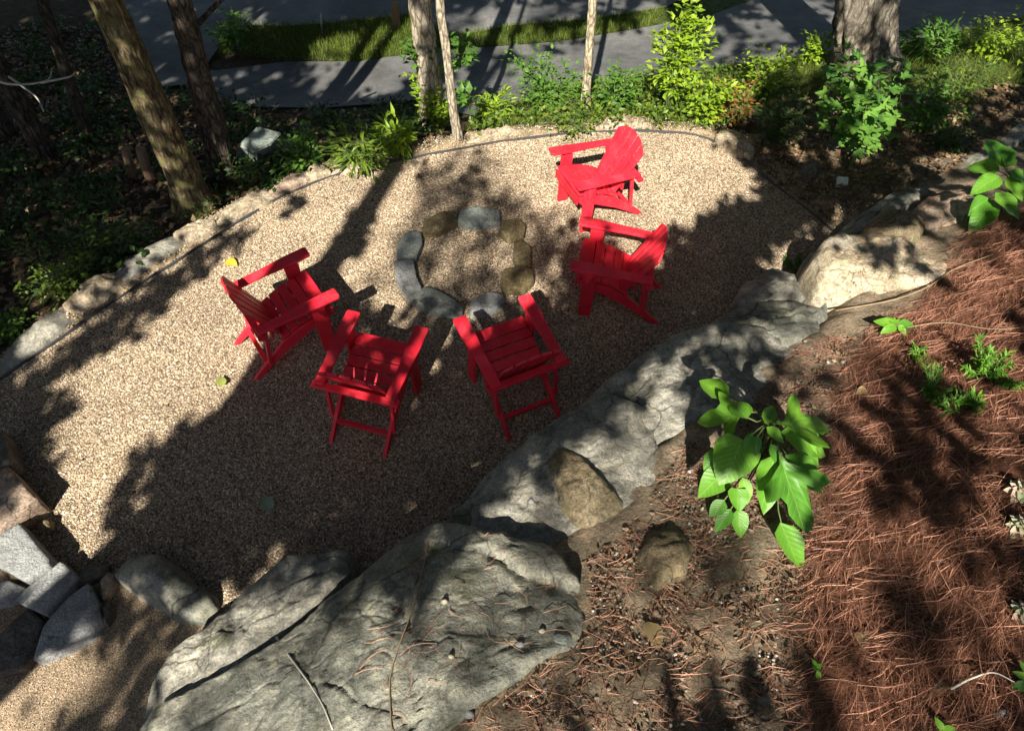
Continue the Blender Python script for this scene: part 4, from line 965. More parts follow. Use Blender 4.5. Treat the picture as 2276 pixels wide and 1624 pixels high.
clump = np.array([noise.fractal((a*2.6, b*2.6, 5), .7, 2, 3) for a, b in zip(cx, cy)])
op, soft = openness(cx+wob*.07, cy+wob2*.07)
# clumped gaps: rank of the clump noise against the openness wanted there
rank = np.argsort(np.argsort(clump))/len(clump)
soft_k = soft; mixr = np.where(soft, .25, .65)*rank+np.where(soft, .75, .35)*rng.uniform(size=len(rank)); mixr = np.argsort(np.argsort(mixr))/len(mixr)
opc = op; deep = np.ones(len(cx), bool)
for e in LITW:
    if e[1] > .3: deep &= polydist(cx, cy, e[0]) > .28
keep = (mixr > op) | (soft > 0); opk = np.clip(-np.log(np.clip(op, .02, .98))/(np.where(soft == 2, .29, .45)*per), .02, 1)[keep]
cx, cy, soft, opc, deep = cx[keep], cy[keep], soft[keep], opc[keep], deep[keep]
hz = np.where(soft == 2, rng.uniform(12.5, 15, len(cx)), np.where((soft == 1) | (soft == 3), np.where(soft == 3, rng.uniform(13, 18, len(cx)), rng.uniform(16, 22, len(cx))), np.where((cy > 0) & (cy < 9), rng.uniform(6.2, 8.6, len(cx)), rng.uniform(7, 11, len(cx)))))
CP = np.stack([cx-SH[0]*hz, cy-SH[1]*hz, hz], 1)  # leaf clumps set up the sun ray from each spot wanted dark
P = np.repeat(CP, per, 0)+rng.normal(size=(len(CP)*per, 3))*.075
softP = np.repeat(soft > 0, per); kp = ~softP | (rng.uniform(size=len(P)) < np.repeat(opk, per)); P = P[kp]
P_D = rng.normal(size=(len(P), 3)); UPV = rng.normal(size=(len(P), 3))+TOSUN*1.1; PS = rng.uniform(.12, .22, len(P))*np.repeat(np.where((opc < .1) & deep, 1.5, np.where(soft == 2, .8, 1)), per)[kp]
# mask leaves are dealt out to trees in view and to added unseen trees
hidden = []
def hid_tree(x, y, h, r, lab, lean=(0, 0), bend=0):
    z = G(x, y); root = empty('shade_tree', (x, y, z), lab, 'tree', 'shade trees out of view'); V = []; F = []  # out of view, placed to cast shade and hold the shaped canopy
    zz = np.linspace(-.3, h, 12); tube(V, F, [(lean[0]*max(q, 0)+.06*noise.noise((q*.5, x, 0))-bend*2.2*(max(0, 4.6-max(q, 0))/4.6)**1.5, lean[1]*max(q, 0)+.06*noise.noise((q*.5, y, 3)), q) for q in zz], [r*(1-.55*max(q, 0)/h)*(1.3 if q < .1 else 1) for q in zz], 14)
    link('trunk', fix(mesh('trunk', V, F)), BARK['dark'], root); hidden.append((root, np.array([x+lean[0]*8, y+lean[1]*8]))); return root
def shadow_tree():
    f = lambda z: (-2.33+((-3.2+z*SH[1])-3.5)*.272-SH[0]*z)
    z0 = G(f(2), -3.2); x0 = f(z0); return hid_tree(x0, -3.2, 12, .21, 'tall shade tree on the slope left of the viewer', ((f(11)-f(2))/9, 0), 1)
shadow_tree()
hid_tree(6.5, -6, 12, .25, 'shade tree on the slope right of the viewer'); hid_tree(-1.0, -12.5, 12, .25, 'shade tree straight behind the viewer')
hid_tree(-9, -1, 12, .25, 'shade tree on the left slope near the steps'); hid_tree(-8.5, 6.5, 11, .2, 'shade tree in the wood left of the picture'); hid_tree(8.5, 4.5, 12, .25, 'shade tree to the right of the bank')
own = [(r, p[-6][:2]) for r, p, _ in trees]+hidden
oc = np.array([o[1] for o in own]); cell = np.argmin(((CP[:, None, :2]-oc[None])**2).sum(-1), 1); cell = np.repeat(cell, per)[kp]
for k, (root, c) in enumerate(own):
    s_ = cell == k
    if s_.sum() < 10: continue
    b = np.array(root.location); Vv, T_ = scatter_leaves('round', P[s_]-b, P_D[s_], UPV[s_], PS[s_])
    link('crown', mesh_np('crown', Vv, T_), LEAF['canopy'], root)  # canopy above the view, its gaps shaped to the lit outlines

def sky_block_tree(x, y, h, cr, lab):  # unseen trees added round the scene to cut sky light
    z = G(x, y); root = empty('far_tree', (x, y, z), lab, 'tree', 'forest trees beyond the roads'); V = []; F = []
    tube(V, F, [(.1*noise.noise((q, x, 0)), .1*noise.noise((q, y, 3)), q) for q in np.linspace(-.3, h*.9, 8)], list(np.linspace(.22, .06, 8)), 10); link('trunk', fix(mesh('trunk', V, F)), BARK['dark'], root)
    n_ = 2600; d = rng.normal(size=(n_, 3)); d /= np.linalg.norm(d, axis=1, keepdims=True); r_ = rng.uniform(.35, 1, n_)**.6
    cl_ = np.array([noise.noise(tuple(q*2.2+x)) for q in d]); r_ *= 1+.35*cl_
    P_ = d*r_[:, None]*np.array([cr, cr, h*.42])+np.array([0, 0, h*.58]); Vv, T_ = scatter_leaves('round', P_, rng.normal(size=(n_, 3)), rng.normal(size=(n_, 3)), rng.uniform(.3, .55, n_)); link('crown', mesh_np('crown', Vv, T_), LEAF['canopy'], root)
for i, (x, y, h, c) in enumerate([(-16, 15, 13, 4), (-10, 22, 14, 4.5), (-3, 24, 13, 4.5), (4, 25, 14, 4.5), (11, 23, 13, 4.5), (17, 18, 13, 4.5), (-15, 7, 13, 4), (17, 9, 13, 4.5), (-12, 0, 13, 4)]): sky_block_tree(x, y, h, c, ['leafy forest tree left of the upper road', 'leafy forest tree beyond the upper road, far left', 'leafy forest tree beyond the upper road, left of centre', 'leafy forest tree beyond the upper road, right of centre', 'leafy forest tree beyond the lower road, far right', 'leafy forest tree right of the lower road', 'leafy forest tree west of the shaded wood', 'leafy forest tree east of the leaf litter slope', 'leafy forest tree beside the stone steps'][i])
# ------------------------------------------------------------------ shrubs beyond the rim
BG = 'shrubs and saplings beyond the rim'
def sap(px, py_top, label, kind, m, n, size, wpx, **kw):
    B = hit(*px); T = upto(B, px[0]+kw.pop('dx', 0), py_top); h = max(T[2]-B[2], .15); rx = wpx*K/2*pix(B)[2]/F_PX
    return shrub(kw.pop('name', 'shrub'), label, B, h, rx, kind, m, n, size, group=BG, **kw)
sap((1480,262), 0, 'tall lime green sapling rising to the top of the picture behind the far chair', 'oval', 'lime', 950, .10, 120, stems=6, name='sapling', cat='sapling', dx=-20)
sap((1555,275), 170, 'low lime green bush at the foot of the tall sapling', 'oval', 'lime', 420, .09, 110, stems=6)
sap((1215,262), 150, 'rounded mid green bush left of the slim pole trunk', 'oval', 'green', 950, .075, 165, stems=9)
sap((1365,255), 160, 'mid green bush right of the slim pole trunk', 'oval', 'green', 520, .075, 110, stems=6)
sap((1100,278), 215, 'small yellow green plant at the rim between the pale trunk and the bush', 'lance', 'lime', 300, .12, 80, stems=5)
sap((1290,280), 240, 'ground hugging green plant at the foot of the slim pole trunk', 'oval', 'mixed', 420, .06, 190, stems=8)
sap((1620,285), 190, 'mixed green and red leaved plant left of the lobed shrub', 'oval', 'red', 330, .07, 110, stems=6)
sap((1690,215), 120, 'bright low plants on the road edge left of the thick trunk', 'oval', 'lime', 420, .08, 130, stems=6)
sap((1800,140), 75, 'lime plants tight against the left of the thick trunk', 'oval', 'lime', 300, .09, 90, stems=5)
sap((975,292), 215, 'leafy shoots round the foot of the pale straight trunk', 'oval', 'lime', 300, .07, 70, stems=5)
sap((880,335), 280, 'yellow green strap leaved plant left of the pale trunk', 'lance', 'lime', 260, .16, 110, stems=5)
sap((790,360), 310, 'wide clump of green and yellow leaves along the left rim', 'lance', 'mixed', 380, .15, 170, stems=7)
sap((690,378), 325, 'dark green clump on the rim right of the angular rock', 'oval', 'green', 380, .08, 130, stems=6)
sap((600,400), 350, 'low green plants below the angular rock', 'oval', 'dark', 360, .08, 150, stems=6)
sap((150,640), 560, 'mossy green undergrowth on the left outside the long rim stone', 'oval', 'mixed', 600, .06, 200, stems=8)
sap((280,560), 490, 'low dark undergrowth left of the leaning trunk', 'oval', 'dark', 500, .06, 170, stems=8)
sap((40,740), 690, 'green tuft outside the rim at the left edge', 'oval', 'green', 260, .06, 110, stems=6)
sap((530,110), 45, 'small green bush on the strip between the roads', 'oval', 'green', 350, .10, 90, stems=5)
sap((2060,130), 60, 'pale green fern like plant right of the thick trunk', 'lance', 'green', 360, .16, 130, stems=6)
sap((2190,120), 40, 'yellow green bush at the upper right edge', 'oval', 'lime', 520, .085, 170, stems=7)
sap((2120,210), 150, 'low leafy ground plants at the upper right', 'oval', 'mixed', 420, .07, 200, stems=8)
sap((2040,290), 190, 'shaded green shrub behind the lobed one', 'oval', 'green', 520, .09, 130, stems=7)
sap((2090,330), 270, 'sparse low shrub on the litter at the right', 'oval', 'dark', 260, .07, 120, stems=5)
sap((1720,310), 230, 'dark shaded bush left of the lobed shrub', 'oval', 'dark', 420, .08, 130, stems=6)
shrub('lobed_shrub', 'sunlit shrub with lobed leaves spreading in front of the thick trunk', hit(1905,350), 1.05, .62, 'maple', 'maple', 230, .17, 'shrub', BG, stems=8, parts=True, flat=.5, lean=(-.1,.15))
VG = [tuple(hit(u, v)[:2]) for u, v in [(1040,300),(1060,262),(1180,225),(1330,200),(1480,175),(1640,160),(1700,240),(1620,292),(1300,288)]]
shrub('trunk_sprout', 'leafy green sprout on the left of the pale trunk near the picture top', upto(hit(985,285), 925, 110)-np.array([.0,.05,.25]), .35, .22, 'oval', 'green', 130, .10, 'sprout', BG, stems=4)
shrub('trunk_sprout', 'leafy green sprout on the right of the pale trunk', upto(hit(985,285), 1020, 110)-np.array([0,.05,.2]), .3, .25, 'oval', 'green', 130, .10, 'sprout', BG, stems=4)
shrub('trunk_sprout', 'lime leafy shoots climbing the foot of the pale straight trunk', hit(968,290), .75, .28, 'oval', 'lime', 260, .085, 'sprout', BG, stems=5)
shrub('trunk_sprout', 'small leafy sprout to the right of the thin crooked stem', upto(hit(1022,305), 1045, 215)-np.array([0,.05,.15]), .25, .2, 'tri', 'green', 40, .12, 'sprout', BG, stems=3)

# ------------------------------------------------------------------ foreground plants, leaf by leaf
def big_plant(name, label, stem_px, zb, leaves, m='big', group='leafy plants on the bank', up_=0.0):
    B = hit(*stem_px); root = empty(name, B, label, 'plant', group); V = []; F = []
    top = None
    for (b, t, zb_, zt, kind, wid) in leaves:
        P0 = at(*b, max(B[2]+zb_+up_, hit(*b)[2]+.07)); P1 = at(*t, max(B[2]+zt+up_, hit(*t)[2]+.03)); y = P1-P0
        up = np.array([0, 0, 1.0])+.35*(CAM-P0)/np.linalg.norm(CAM-P0)
        add_leaf(root, kind, m, P0, P1, up, wid)
        mid = (P0-B)*np.array([.45,.45,.8]); tube(V, F, list(smooth_line([np.zeros(3), mid, (P0-B)*.93+mid*.07, (P0-B)*.9+(P1-B)*.1], 10)), list(np.linspace(.009, .0035, 10)), 6)
    link('stem', fix(mesh('stem', V, F)), STEM, root); return root
big_plant('broad_leaf_plant', 'large bright green plant with broad lobed leaves in the middle of the bank', (1690,1010), 0, [
 ((1662,914),(1552,925),.40,.33,'tri',.95), ((1620,880),(1550,842),.30,.26,'oval',1.1), ((1674,961),(1648,1000),.46,.42,'lance',1.6), ((1684,965),(1682,1012),.46,.42,'lance',1.6),
 ((1650,975),(1608,1078),.38,.28,'round',1.0), ((1704,948),(1745,985),.46,.42,'oval',1.0), ((1700,940),(1722,900),.46,.44,'oval',.9), ((1724,941),(1855,945),.42,.32,'tri',.85),
 ((1735,960),(1865,1000),.34,.24,'oval',.9), ((1730,1002),(1796,1186),.42,.24,'tri',.8), ((1722,1010),(1692,1140),.36,.22,'oval',.9), ((1745,1010),(1838,1100),.34,.22,'oval',1.0),
 ((1734,1160),(1783,1268),.16,.06,'oval',1.0), ((1640,1085),(1640,1135),.22,.18,'round',1.1), ((1620,1040),(1552,1100),.18,.10,'oval',1.2), ((1610,1110),(1580,1150),.12,.06,'oval',1.2),
 ((1640,1130),(1652,1195),.10,.04,'oval',1.1), ((1625,1130),(1590,1180),.10,.04,'oval',1.0), ((1660,930),(1625,878),.42,.40,'oval',1.3), ((1712,985),(1742,1040),.40,.34,'oval',.8), ((1665,1000),(1655,1060),.34,.26,'oval',.7), ((1706,930),(1716,900),.45,.45,'lance',1.8), ((1650,1060),(1668,1120),.24,.18,'oval',.9), ((1760,1040),(1790,1085),.30,.24,'oval',.9), ((1600,1000),(1560,1045),.22,.14,'oval',1.1), ((1770,975),(1830,1035),.28,.2,'oval',.9)], up_=.30)
big_plant('broad_leaf_plant', 'leafy plant with pointed leaves at the right edge above the pine straw', (2225,470), 0, [
 ((2232,372),(2196,302),.34,.38,'oval',1.1), ((2222,380),(2152,362),.34,.30,'oval',1.2), ((2222,392),(2165,420),.33,.27,'oval',1.2), ((2242,380),(2290,410),.34,.28,'oval',1.2),
 ((2238,392),(2282,440),.3,.24,'oval',1.1), ((2212,428),(2270,486),.24,.16,'oval',1.1), ((2200,440),(2152,470),.16,.10,'oval',1.1), ((2205,450),(2165,505),.14,.06,'oval',1.1), ((2235,372),(2256,338),.36,.36,'lance',1.6)], up_=.1)
big_plant('small_leafy_weed', 'small bright weed growing under the pale cream boulder', (1990,735), 0, [
 ((1992,722),(1942,712),.08,.06,'oval',1.0), ((1992,722),(1960,740),.08,.05,'oval',1.0), ((1995,720),(2035,724),.08,.06,'oval',1.0), ((1995,722),(2018,742),.08,.05,'oval',1.0), ((1993,720),(1972,702),.09,.08,'oval',1.0), ((1994,720),(2010,706),.09,.08,'oval',.9)])
big_plant('seedling', 'thin pale seedling standing between dirt and straw near the bottom', (1816,1495), 0, [
 ((1815,1480),(1806,1462),.06,.07,'lance',2), ((1815,1485),(1826,1470),.06,.06,'lance',2), ((1816,1488),(1824,1515),.05,.03,'lance',2), ((1815,1488),(1804,1478),.05,.05,'lance',2)])
big_plant('seedling', 'pale seedling at the bottom edge in the pine straw', (2095,1630), 0, [((2095,1625),(2084,1590),.05,.08,'lance',2), ((2096,1628),(2125,1615),.05,.05,'lance',2), ((2094,1630),(2080,1640),.05,.04,'lance',2)])
big_plant('edge_plant', 'dark teal leaves poking in at the lower right edge', (2290,1520), 0, [((2290,1510),(2250,1490),.06,.05,'oval',1), ((2290,1520),(2248,1530),.05,.03,'oval',1.1), ((2292,1505),(2265,1465),.06,.06,'oval',.9)], 'maple')
def feathery(label, px, wpx, n, m):
    B = hit(*px); r = wpx*K/2*pix(B)[2]/F_PX; root = empty('feathery_plant', B, label, 'plant', 'feathery plants in the pine straw'); V = []; F = []
    P = []; D = []
    for s in range(16):
        a = random.uniform(0, 6.28); q = r*random.uniform(.3, 1); tip = np.array([math.cos(a)*q, math.sin(a)*q, r*random.uniform(.5, 1.0)])
        tube(V, F, [np.zeros(3), tip*np.array([.4,.4,.7]), tip], [.003,.002,.001], 4)
        for k in range(n//16):
            t = random.uniform(.3, 1); p = tip*t*np.array([1, 1, 1.1-.1*t]); P.append(p); d = tip/np.linalg.norm(tip)+np.random.default_rng(len(P)).normal(size=3)*.7; D.append(d)
    link('stem', fix(mesh('stem', V, F)), STEM, root)
    P = np.array(P); D = np.array(D); Vv, T_ = scatter_leaves('lance', P, D, np.tile([0, 0, 1.], (len(P), 1)), rng.uniform(.035, .07, len(P)))
    link('foliage', mesh_np('foliage', Vv, T_), LEAF[m], root)
feathery('bright feathery green plant in sunlit pine straw at the right', (2185,845), 140, 520, 'fern')
feathery('darker feathery plant left of the bright one in the straw', (2065,890), 120, 420, 'green')
feathery('small feathery tuft between the two larger feathery plants', (2148,905), 60, 180, 'fern')
feathery('tiny feathery sprig above the darker feathery plant', (2035,795), 45, 120, 'fern')
feathery('green tuft growing between boulders by the gravel', (1760,600), 60, 200, 'green')
# pale succulents at the right edge
def succulent(label, px, r, n):
    B = hit(*px); root = empty('succulent', B, label, 'plant', 'succulents at the right edge'); V = []; F = []; tube(V, F, [(0,0,-.02),(0,0,r*.8)], [.01,.006], 6); link('stem', fix(mesh('stem', V, F)), STEM, root)
    ga = 2.39996
    for k in range(n):
        t = k/n; a = k*ga; d = np.array([math.cos(a)*(.3+t), math.sin(a)*(.3+t), 1.1-1.0*t]); d /= np.linalg.norm(d); base = B+np.array([0, 0, r*.7*(1-t)+.02])+d*r*.12
        add_leaf(root, 'oval', 'sedumo', base, base+d*r*(.45+.5*t), np.array([0, 0, 1.])-.3*d, 1.2)
LEAF['sedumo'] = leaf_mat('pale_succulent_leaf', (.33,.40,.25), (.60,.44,.38), .15, False)
succulent('pale pink and green succulent cut by the right edge', (2258,1100), .085, 34)
succulent('lower of the pale succulents at the right edge, more pink', (2262,1180), .085, 34)
succulent('small pale green succulent at the right edge below the pink ones', (2268,1370), .075, 28)

# ------------------------------------------------------------------ stuff: straw, litter, grass, soil stones
def ribbons(P, A, L, W, bend, lift, rngx, zf=None):
    """needles: 3-segment curved ribbons lying on the ground"""
    n = len(P); t = np.linspace(0, 1, 4)
    V = np.empty((n, 4, 2, 3))
    cx_, sx_ = np.cos(A), np.sin(A)
    for k, tt in enumerate(t):
        along = (tt-.5)*L; side = bend*L*(tt-.5)**2*2
        x = P[:, 0]+cx_*along-sx_*side; y = P[:, 1]+sx_*along+cx_*side
        z = (zf or G)(x, y)+.012+lift*(1-abs(tt-.4)*1.1)+rngx*(tt-.5)
        wv = W*(1-.6*tt)
        for s in (0, 1):
            sg = (s-.5)*wv; V[:, k, s, 0] = x-sx_*sg; V[:, k, s, 1] = y+cx_*sg; V[:, k, s, 2] = z+ (s-.5)*wv*.6
    base = (np.arange(n)*8)[:, None]
    Q = np.concatenate([base+np.array([[k*2, k*2+1, k*2+3, k*2+2]]) for k in range(3)], 0)
    return V.reshape(-1, 3), Q
def sample_poly(poly, n):
    xs = [p[0] for p in poly]; ys = [p[1] for p in poly]; out = np.empty((0, 2))
    while len(out) < n:
        q = np.c_[rng.uniform(min(xs), max(xs), n*2), rng.uniform(min(ys), max(ys), n*2)]; out = np.r_[out, q[inpoly(q[:, 0], q[:, 1], poly)]]
    return out[:n]
SV = [tuple(hit(u, v)[:2]) for u, v in [(2560,430),(2300,450),(2160,500),(2100,590),(2030,690),(1950,715),(1890,780),(1860,860),(1840,960),(1800,1100),(1780,1280),(1780,1400),(1790,1720),(2600,1760),(2680,1200),(2640,800)]]
nS = 24000; Pn = sample_poly(SV, nS)
ang = rng.uniform(0, 3.14, nS)*.8+rng.choice([0, .9, 2.2], nS); Ln = rng.uniform(.14, .34, nS)
# bundles of three
Pn = np.repeat(Pn[:nS//3], 3, 0); ang = np.repeat(ang[:nS//3], 3)+rng.normal(size=len(Pn))*.10; Ln = np.repeat(Ln[:nS//3], 3)*rng.uniform(.85, 1.1, len(Pn))
Pn += rng.normal(size=Pn.shape)*.008
Vv, Qq = ribbons(Pn, ang, Ln, np.full(len(Pn), .0029), rng.uniform(-.38, .38, len(Pn)), rng.uniform(0, .05, len(Pn)), rng.uniform(-.04, .04, len(Pn)))
stuff('pine_straw', mesh_np('pine_straw', Vv, Qq), LEAF['straw'], 'reddish brown pine needles covering the right of the bank', 'pine straw')
SPARSE = [tuple(hit(u, v)[:2]) for u, v in [(1000,1640),(1320,1400),(1300,1250),(1420,1150),(1560,930),(1780,760),(1900,740),(1850,960),(1800,1280),(1810,1640)]]
n2 = 2600; Pn = sample_poly(SPARSE, n2)
Vv, Qq = ribbons(Pn, rng.uniform(0, 6.28, n2), rng.uniform(.05, .2, n2), np.full(n2, .003), rng.uniform(-.6, .6, n2), rng.uniform(0, .025, n2), rng.uniform(-.02, .02, n2))
stuff('loose_needles', mesh_np('loose_needles', Vv, Qq), LEAF['straw'], 'scattered brown needles and bits on the bare dirt', 'pine straw')
RK = [tuple(surf(u, v)[:2]) for u, v in [(1830,560),(1910,515),(2010,522),(2110,590),(2200,640),(2000,660),(1860,640)]]
Pn = np.r_[sample_poly(RK, 260), sample_poly([tuple(surf(u, v)[:2]) for u, v in [(1990,470),(2080,410),(2180,400),(2190,500),(2080,520)]], 140), sample_poly([tuple(surf(u, v)[:2]) for u, v in [(1000,1160),(1250,1230),(1290,1400),(900,1600),(800,1500),(900,1250)]], 120)]; n3 = len(Pn)
Vv, Qq = ribbons(Pn, rng.uniform(0, 6.28, n3), rng.uniform(.06, .2, n3), np.full(n3, .003), rng.uniform(-.5, .5, n3), rng.uniform(0, .015, n3), np.zeros(n3), topz)
stuff('fallen_needles', mesh_np('fallen_needles', Vv, Qq), LEAF['straw'], 'brown pine needles fallen on top of the boulders', 'pine straw')
# soil pebbles (small stones pressed in the dirt)
def stones_joined(P, S, m, name, label, lift=.3):
    t = (1+5**.5)/2; ic = np.array([(-1,t,0),(1,t,0),(-1,-t,0),(1,-t,0),(0,-1,t),(0,1,t),(0,-1,-t),(0,1,-t),(t,0,-1),(t,0,1),(-t,0,-1),(-t,0,1)])/1.9
    fi = np.array([(0,11,5),(0,5,1),(0,1,7),(0,7,10),(0,10,11),(1,5,9),(5,11,4),(11,10,2),(10,7,6),(7,1,8),(3,9,4),(3,4,2),(3,2,6),(3,6,8),(3,8,9),(4,9,5),(2,4,11),(6,2,10),(8,6,7),(9,8,1)])
    n = len(P); sc = S[:, None]*rng.uniform(.55, 1.1, (n, 3)); a = rng.uniform(0, 6.28, n); V = ic[None]*sc[:, None]+rng.normal(size=(n, 12, 3))*S[:, None, None]*.07
    x = V[..., 0]*np.cos(a)[:, None]-V[..., 1]*np.sin(a)[:, None]; y = V[..., 0]*np.sin(a)[:, None]+V[..., 1]*np.cos(a)[:, None]
    V = np.stack([x, y, V[..., 2]*.7], -1)+P[:, None]+np.array([0, 0, 1])*S[:, None, None]*lift
    T = fi[None]+(np.arange(n)*12)[:, None, None]
    return stuff(name, mesh_np(name, V.reshape(-1, 3), T.reshape(-1, 3), True), m, label, 'pebbles')
def isl_stone(name, stops):
    m, nt, N, L, P = mat(name); r = node(nt, 'ShaderNodeNewGeometry').outputs['Random Per Island']; L.new(ramp(nt, r, stops), P.inputs['Base Color']); P.inputs['Roughness'].default_value = .85; return m
SOILST = isl_stone('soil_stone', [(0,(.06,.043,.026)),(.5,(.14,.10,.066)),(.85,(.24,.19,.135)),(.96,(.36,.32,.26)),(1,(.58,.56,.52))])
Pn = sample_poly(SPARSE, 5200); Pn = np.c_[Pn, G(Pn[:, 0], Pn[:, 1])+.0]
stones_joined(Pn, rng.uniform(.004, .013, len(Pn))*np.where(rng.uniform(size=len(Pn)) < .06, 1.8, 1), SOILST, 'soil_pebbles', 'small stones and crumbs in the bare dirt of the bank')
Pn = sample_poly(SPARSE, 700); D = rdirs(700, -.1); D[:, 2] *= .4; Vv, T_ = scatter_leaves('oval', np.c_[Pn, G(Pn[:, 0], Pn[:, 1])+.012], D, rdirs(700, .7), rng.uniform(.012, .05, 700))
stuff('leaf_scraps', mesh_np('leaf_scraps', Vv, T_), LEAF['litter'], 'brown scraps of leaf and bark on the bare dirt', 'leaf litter')
Pn = sample_poly(GRAV, 150); D = rdirs(150, -.1); D[:, 2] *= .3; Vv, T_ = scatter_leaves('oval', np.c_[Pn, np.full(150, .03)], D, rdirs(150, .9), rng.uniform(.015, .05, 150))
stuff('gravel_litter', mesh_np('gravel_litter', Vv, T_), LEAF['litter'], 'small dry leaf bits scattered over the gravel', 'leaf litter')
# rim grit
rp = RIMW[rng.integers(0, len(RIMW), 6000)]; off = rng.uniform(.03, .5, 6000); cen = np.array([-.5, 4.2]); dr = rp-cen; dr /= np.linalg.norm(dr, axis=1, keepdims=True); Pn = rp+dr*off[:, None]+rng.normal(size=rp.shape)*.05
Pn = np.c_[Pn, G(Pn[:, 0], Pn[:, 1])+.01]
RIMST = isl_stone('rim_grit_stone', [(0,(.16,.12,.08)),(.5,(.33,.26,.18)),(1,(.55,.48,.38))])
stones_joined(Pn, rng.uniform(.004, .016, len(Pn)), RIMST, 'rim_grit', 'tan grit and small stones outside the edging')
# leaf litter under the trees
LIT = [tuple(hit(u, v)[:2]) for u, v in [(0,760),(300,590),(480,470),(700,370),(900,330),(1000,300),(930,245),(600,245),(420,210),(300,210),(260,60),(0,60)]]+[(-9,7),(-7,3)]
Pn = sample_poly(LIT, 9000); Pz = G(Pn[:, 0], Pn[:, 1])+.02
D = rdirs(9000, -.1); D[:, 2] *= .4; Vv, T_ = scatter_leaves('oval', np.c_[Pn, Pz], D, rdirs(9000, .8), rng.uniform(.05, .12, 9000))
stuff('leaf_litter', mesh_np('leaf_litter', Vv, T_), LEAF['litter'], 'brown fallen leaves on the shaded wood floor', 'leaf litter')
LIT2 = [tuple(hit(u, v)[:2]) for u, v in [(1660,350),(1720,300),(1780,220),(2000,240),(2290,180),(2290,290),(2000,440),(1900,470),(1850,500)]]
Pn = sample_poly(LIT2, 3500); Pz = G(Pn[:, 0], Pn[:, 1])+.02
D = rdirs(3500, -.1); D[:, 2] *= .4; Vv, T_ = scatter_leaves('oval', np.c_[Pn, Pz], D, rdirs(3500, .8), rng.uniform(.04, .1, 3500))
stuff('dry_leaf_litter', mesh_np('dry_leaf_litter', Vv, T_), LEAF['litter'], 'dry leaves on the slope under the lobed shrub', 'leaf litter')
# ground cover in the wood
Pn = sample_poly(LIT, 2600); cl = np.array([noise.noise((a*1.3, b*1.3, 2)) for a, b in Pn]); Pn = Pn[cl > .02]; Pn = np.repeat(Pn, 7, 0)+rng.normal(size=(len(Pn)*7, 2))*.09
D = rdirs(len(Pn), .1); Vv, T_ = scatter_leaves('oval', np.c_[Pn, G(Pn[:, 0], Pn[:, 1])+rng.uniform(.03, .22, len(Pn))], D, rdirs(len(Pn), .8), rng.uniform(.05, .11, len(Pn)))
stuff('undergrowth', mesh_np('undergrowth', Vv, T_), LEAF['dark'], 'dark low undergrowth between the shaded trunks', 'undergrowth')
def sample_poly_(poly, n): return sample_poly(poly, n)
Pn = np.repeat(sample_poly(VG, 260), 12, 0)+rng.normal(size=(3120, 2))*.07; D = rdirs(len(Pn), .05)
Vv, T_ = scatter_leaves('oval', np.c_[Pn, G(Pn[:, 0], Pn[:, 1])+rng.uniform(.03, .22, len(Pn))], D, rdirs(len(Pn), .9), rng.uniform(.05, .10, len(Pn)))
stuff('verge_plants', mesh_np('verge_plants', Vv, T_), LEAF['mixed'], 'bright low ground cover on the verge behind the far rim', 'ground cover')
# grass on the strips by the roads
def grass(name, polypx, n, label, hmax=.16):
    poly = [tuple(hit(u, v)[:2]) for u, v in polypx]; Pn = sample_poly(poly, n); D = rng.normal(size=(n, 3))*.45; D[:, 2] = 1
    Vv, T_ = scatter_leaves('needle', np.c_[Pn, G(Pn[:, 0], Pn[:, 1])+.05], D, rng.normal(size=(n, 3)), rng.uniform(.05, hmax, n)*1.0)
    V = Vv.reshape(n, -1, 3); c = V[:, :1]; V = c+(V-c)*np.array([1, 1, 1]); stuff(name, mesh_np(name, V.reshape(-1, 3), T_), LEAF['grass'], label, 'grass')
grass('grass', [(480,125),(640,140),(800,140),(1000,112),(1250,96),(1450,64),(1480,25),(1320,48),(1140,62),(1000,88),(930,38),(780,55),(640,65),(520,62)], 16000, 'grass on the strip between the two roads')
grass('verge_grass', [(1020,300),(1060,268),(1180,228),(1330,195),(1480,170),(1640,155),(1850,122),(1850,200),(1700,250),(1600,295),(1300,285)], 12000, 'short grass and weeds on the verge behind the far rim', .12)
grass('roadside_grass', [(2000,105),(2290,45),(2290,190),(2000,220)], 6000, 'weedy grass by the road at the upper right', .12)

# ------------------------------------------------------------------ small things
def small_tube(name, label, cat, px, rad, m, dz=.02, group=None, z=None):
    P = np.array([(surf(*p, dz) if z is None else at(*p, z)) for p in px]); b = P[0].copy(); V = []; F = []
    tube(V, F, list(smooth_line(P-b, 4*len(px))), list(np.linspace(rad, rad*.4, 4*len(px))), 6); o = link(name, fix(mesh(name, V, F)), m, None, b); return tag(o, label, cat, group)
def draped(name, label, cat, pts, rad, m):
    P = np.array([surf(e[0], e[1], .008) for e in pts]); b = P[0].copy(); V = []; F = []; n = 4*len(pts); tube(V, F, list(smooth_line(P-b, n)), list(np.linspace(rad, rad*.5, n)), 6); return tag(link(name, fix(mesh(name, V, F)), m, None, b), label, cat)
def bare_branch():
    B = at(-30, 165, 1.3); root = empty('bare_branch', B, 'bleached bare branch reaching in from the left edge over the dark wood', 'branch'); V = []; F = []
    for pts in ([(-30,165),(10,185),(70,186),(105,178),(115,152)], [(90,183),(130,176),(160,168),(168,158)], [(20,170),(50,192),(80,215),(97,247)]):
        tube(V, F, [np.asarray(p) for p in smooth_line([at(u, v, 1.3-.001*u)-B for u, v in pts], 12)], list(np.linspace(.014,.005,12)), 6)
    link('limb', fix(mesh('limb', V, F)), PALETWIG, root)
bare_branch()
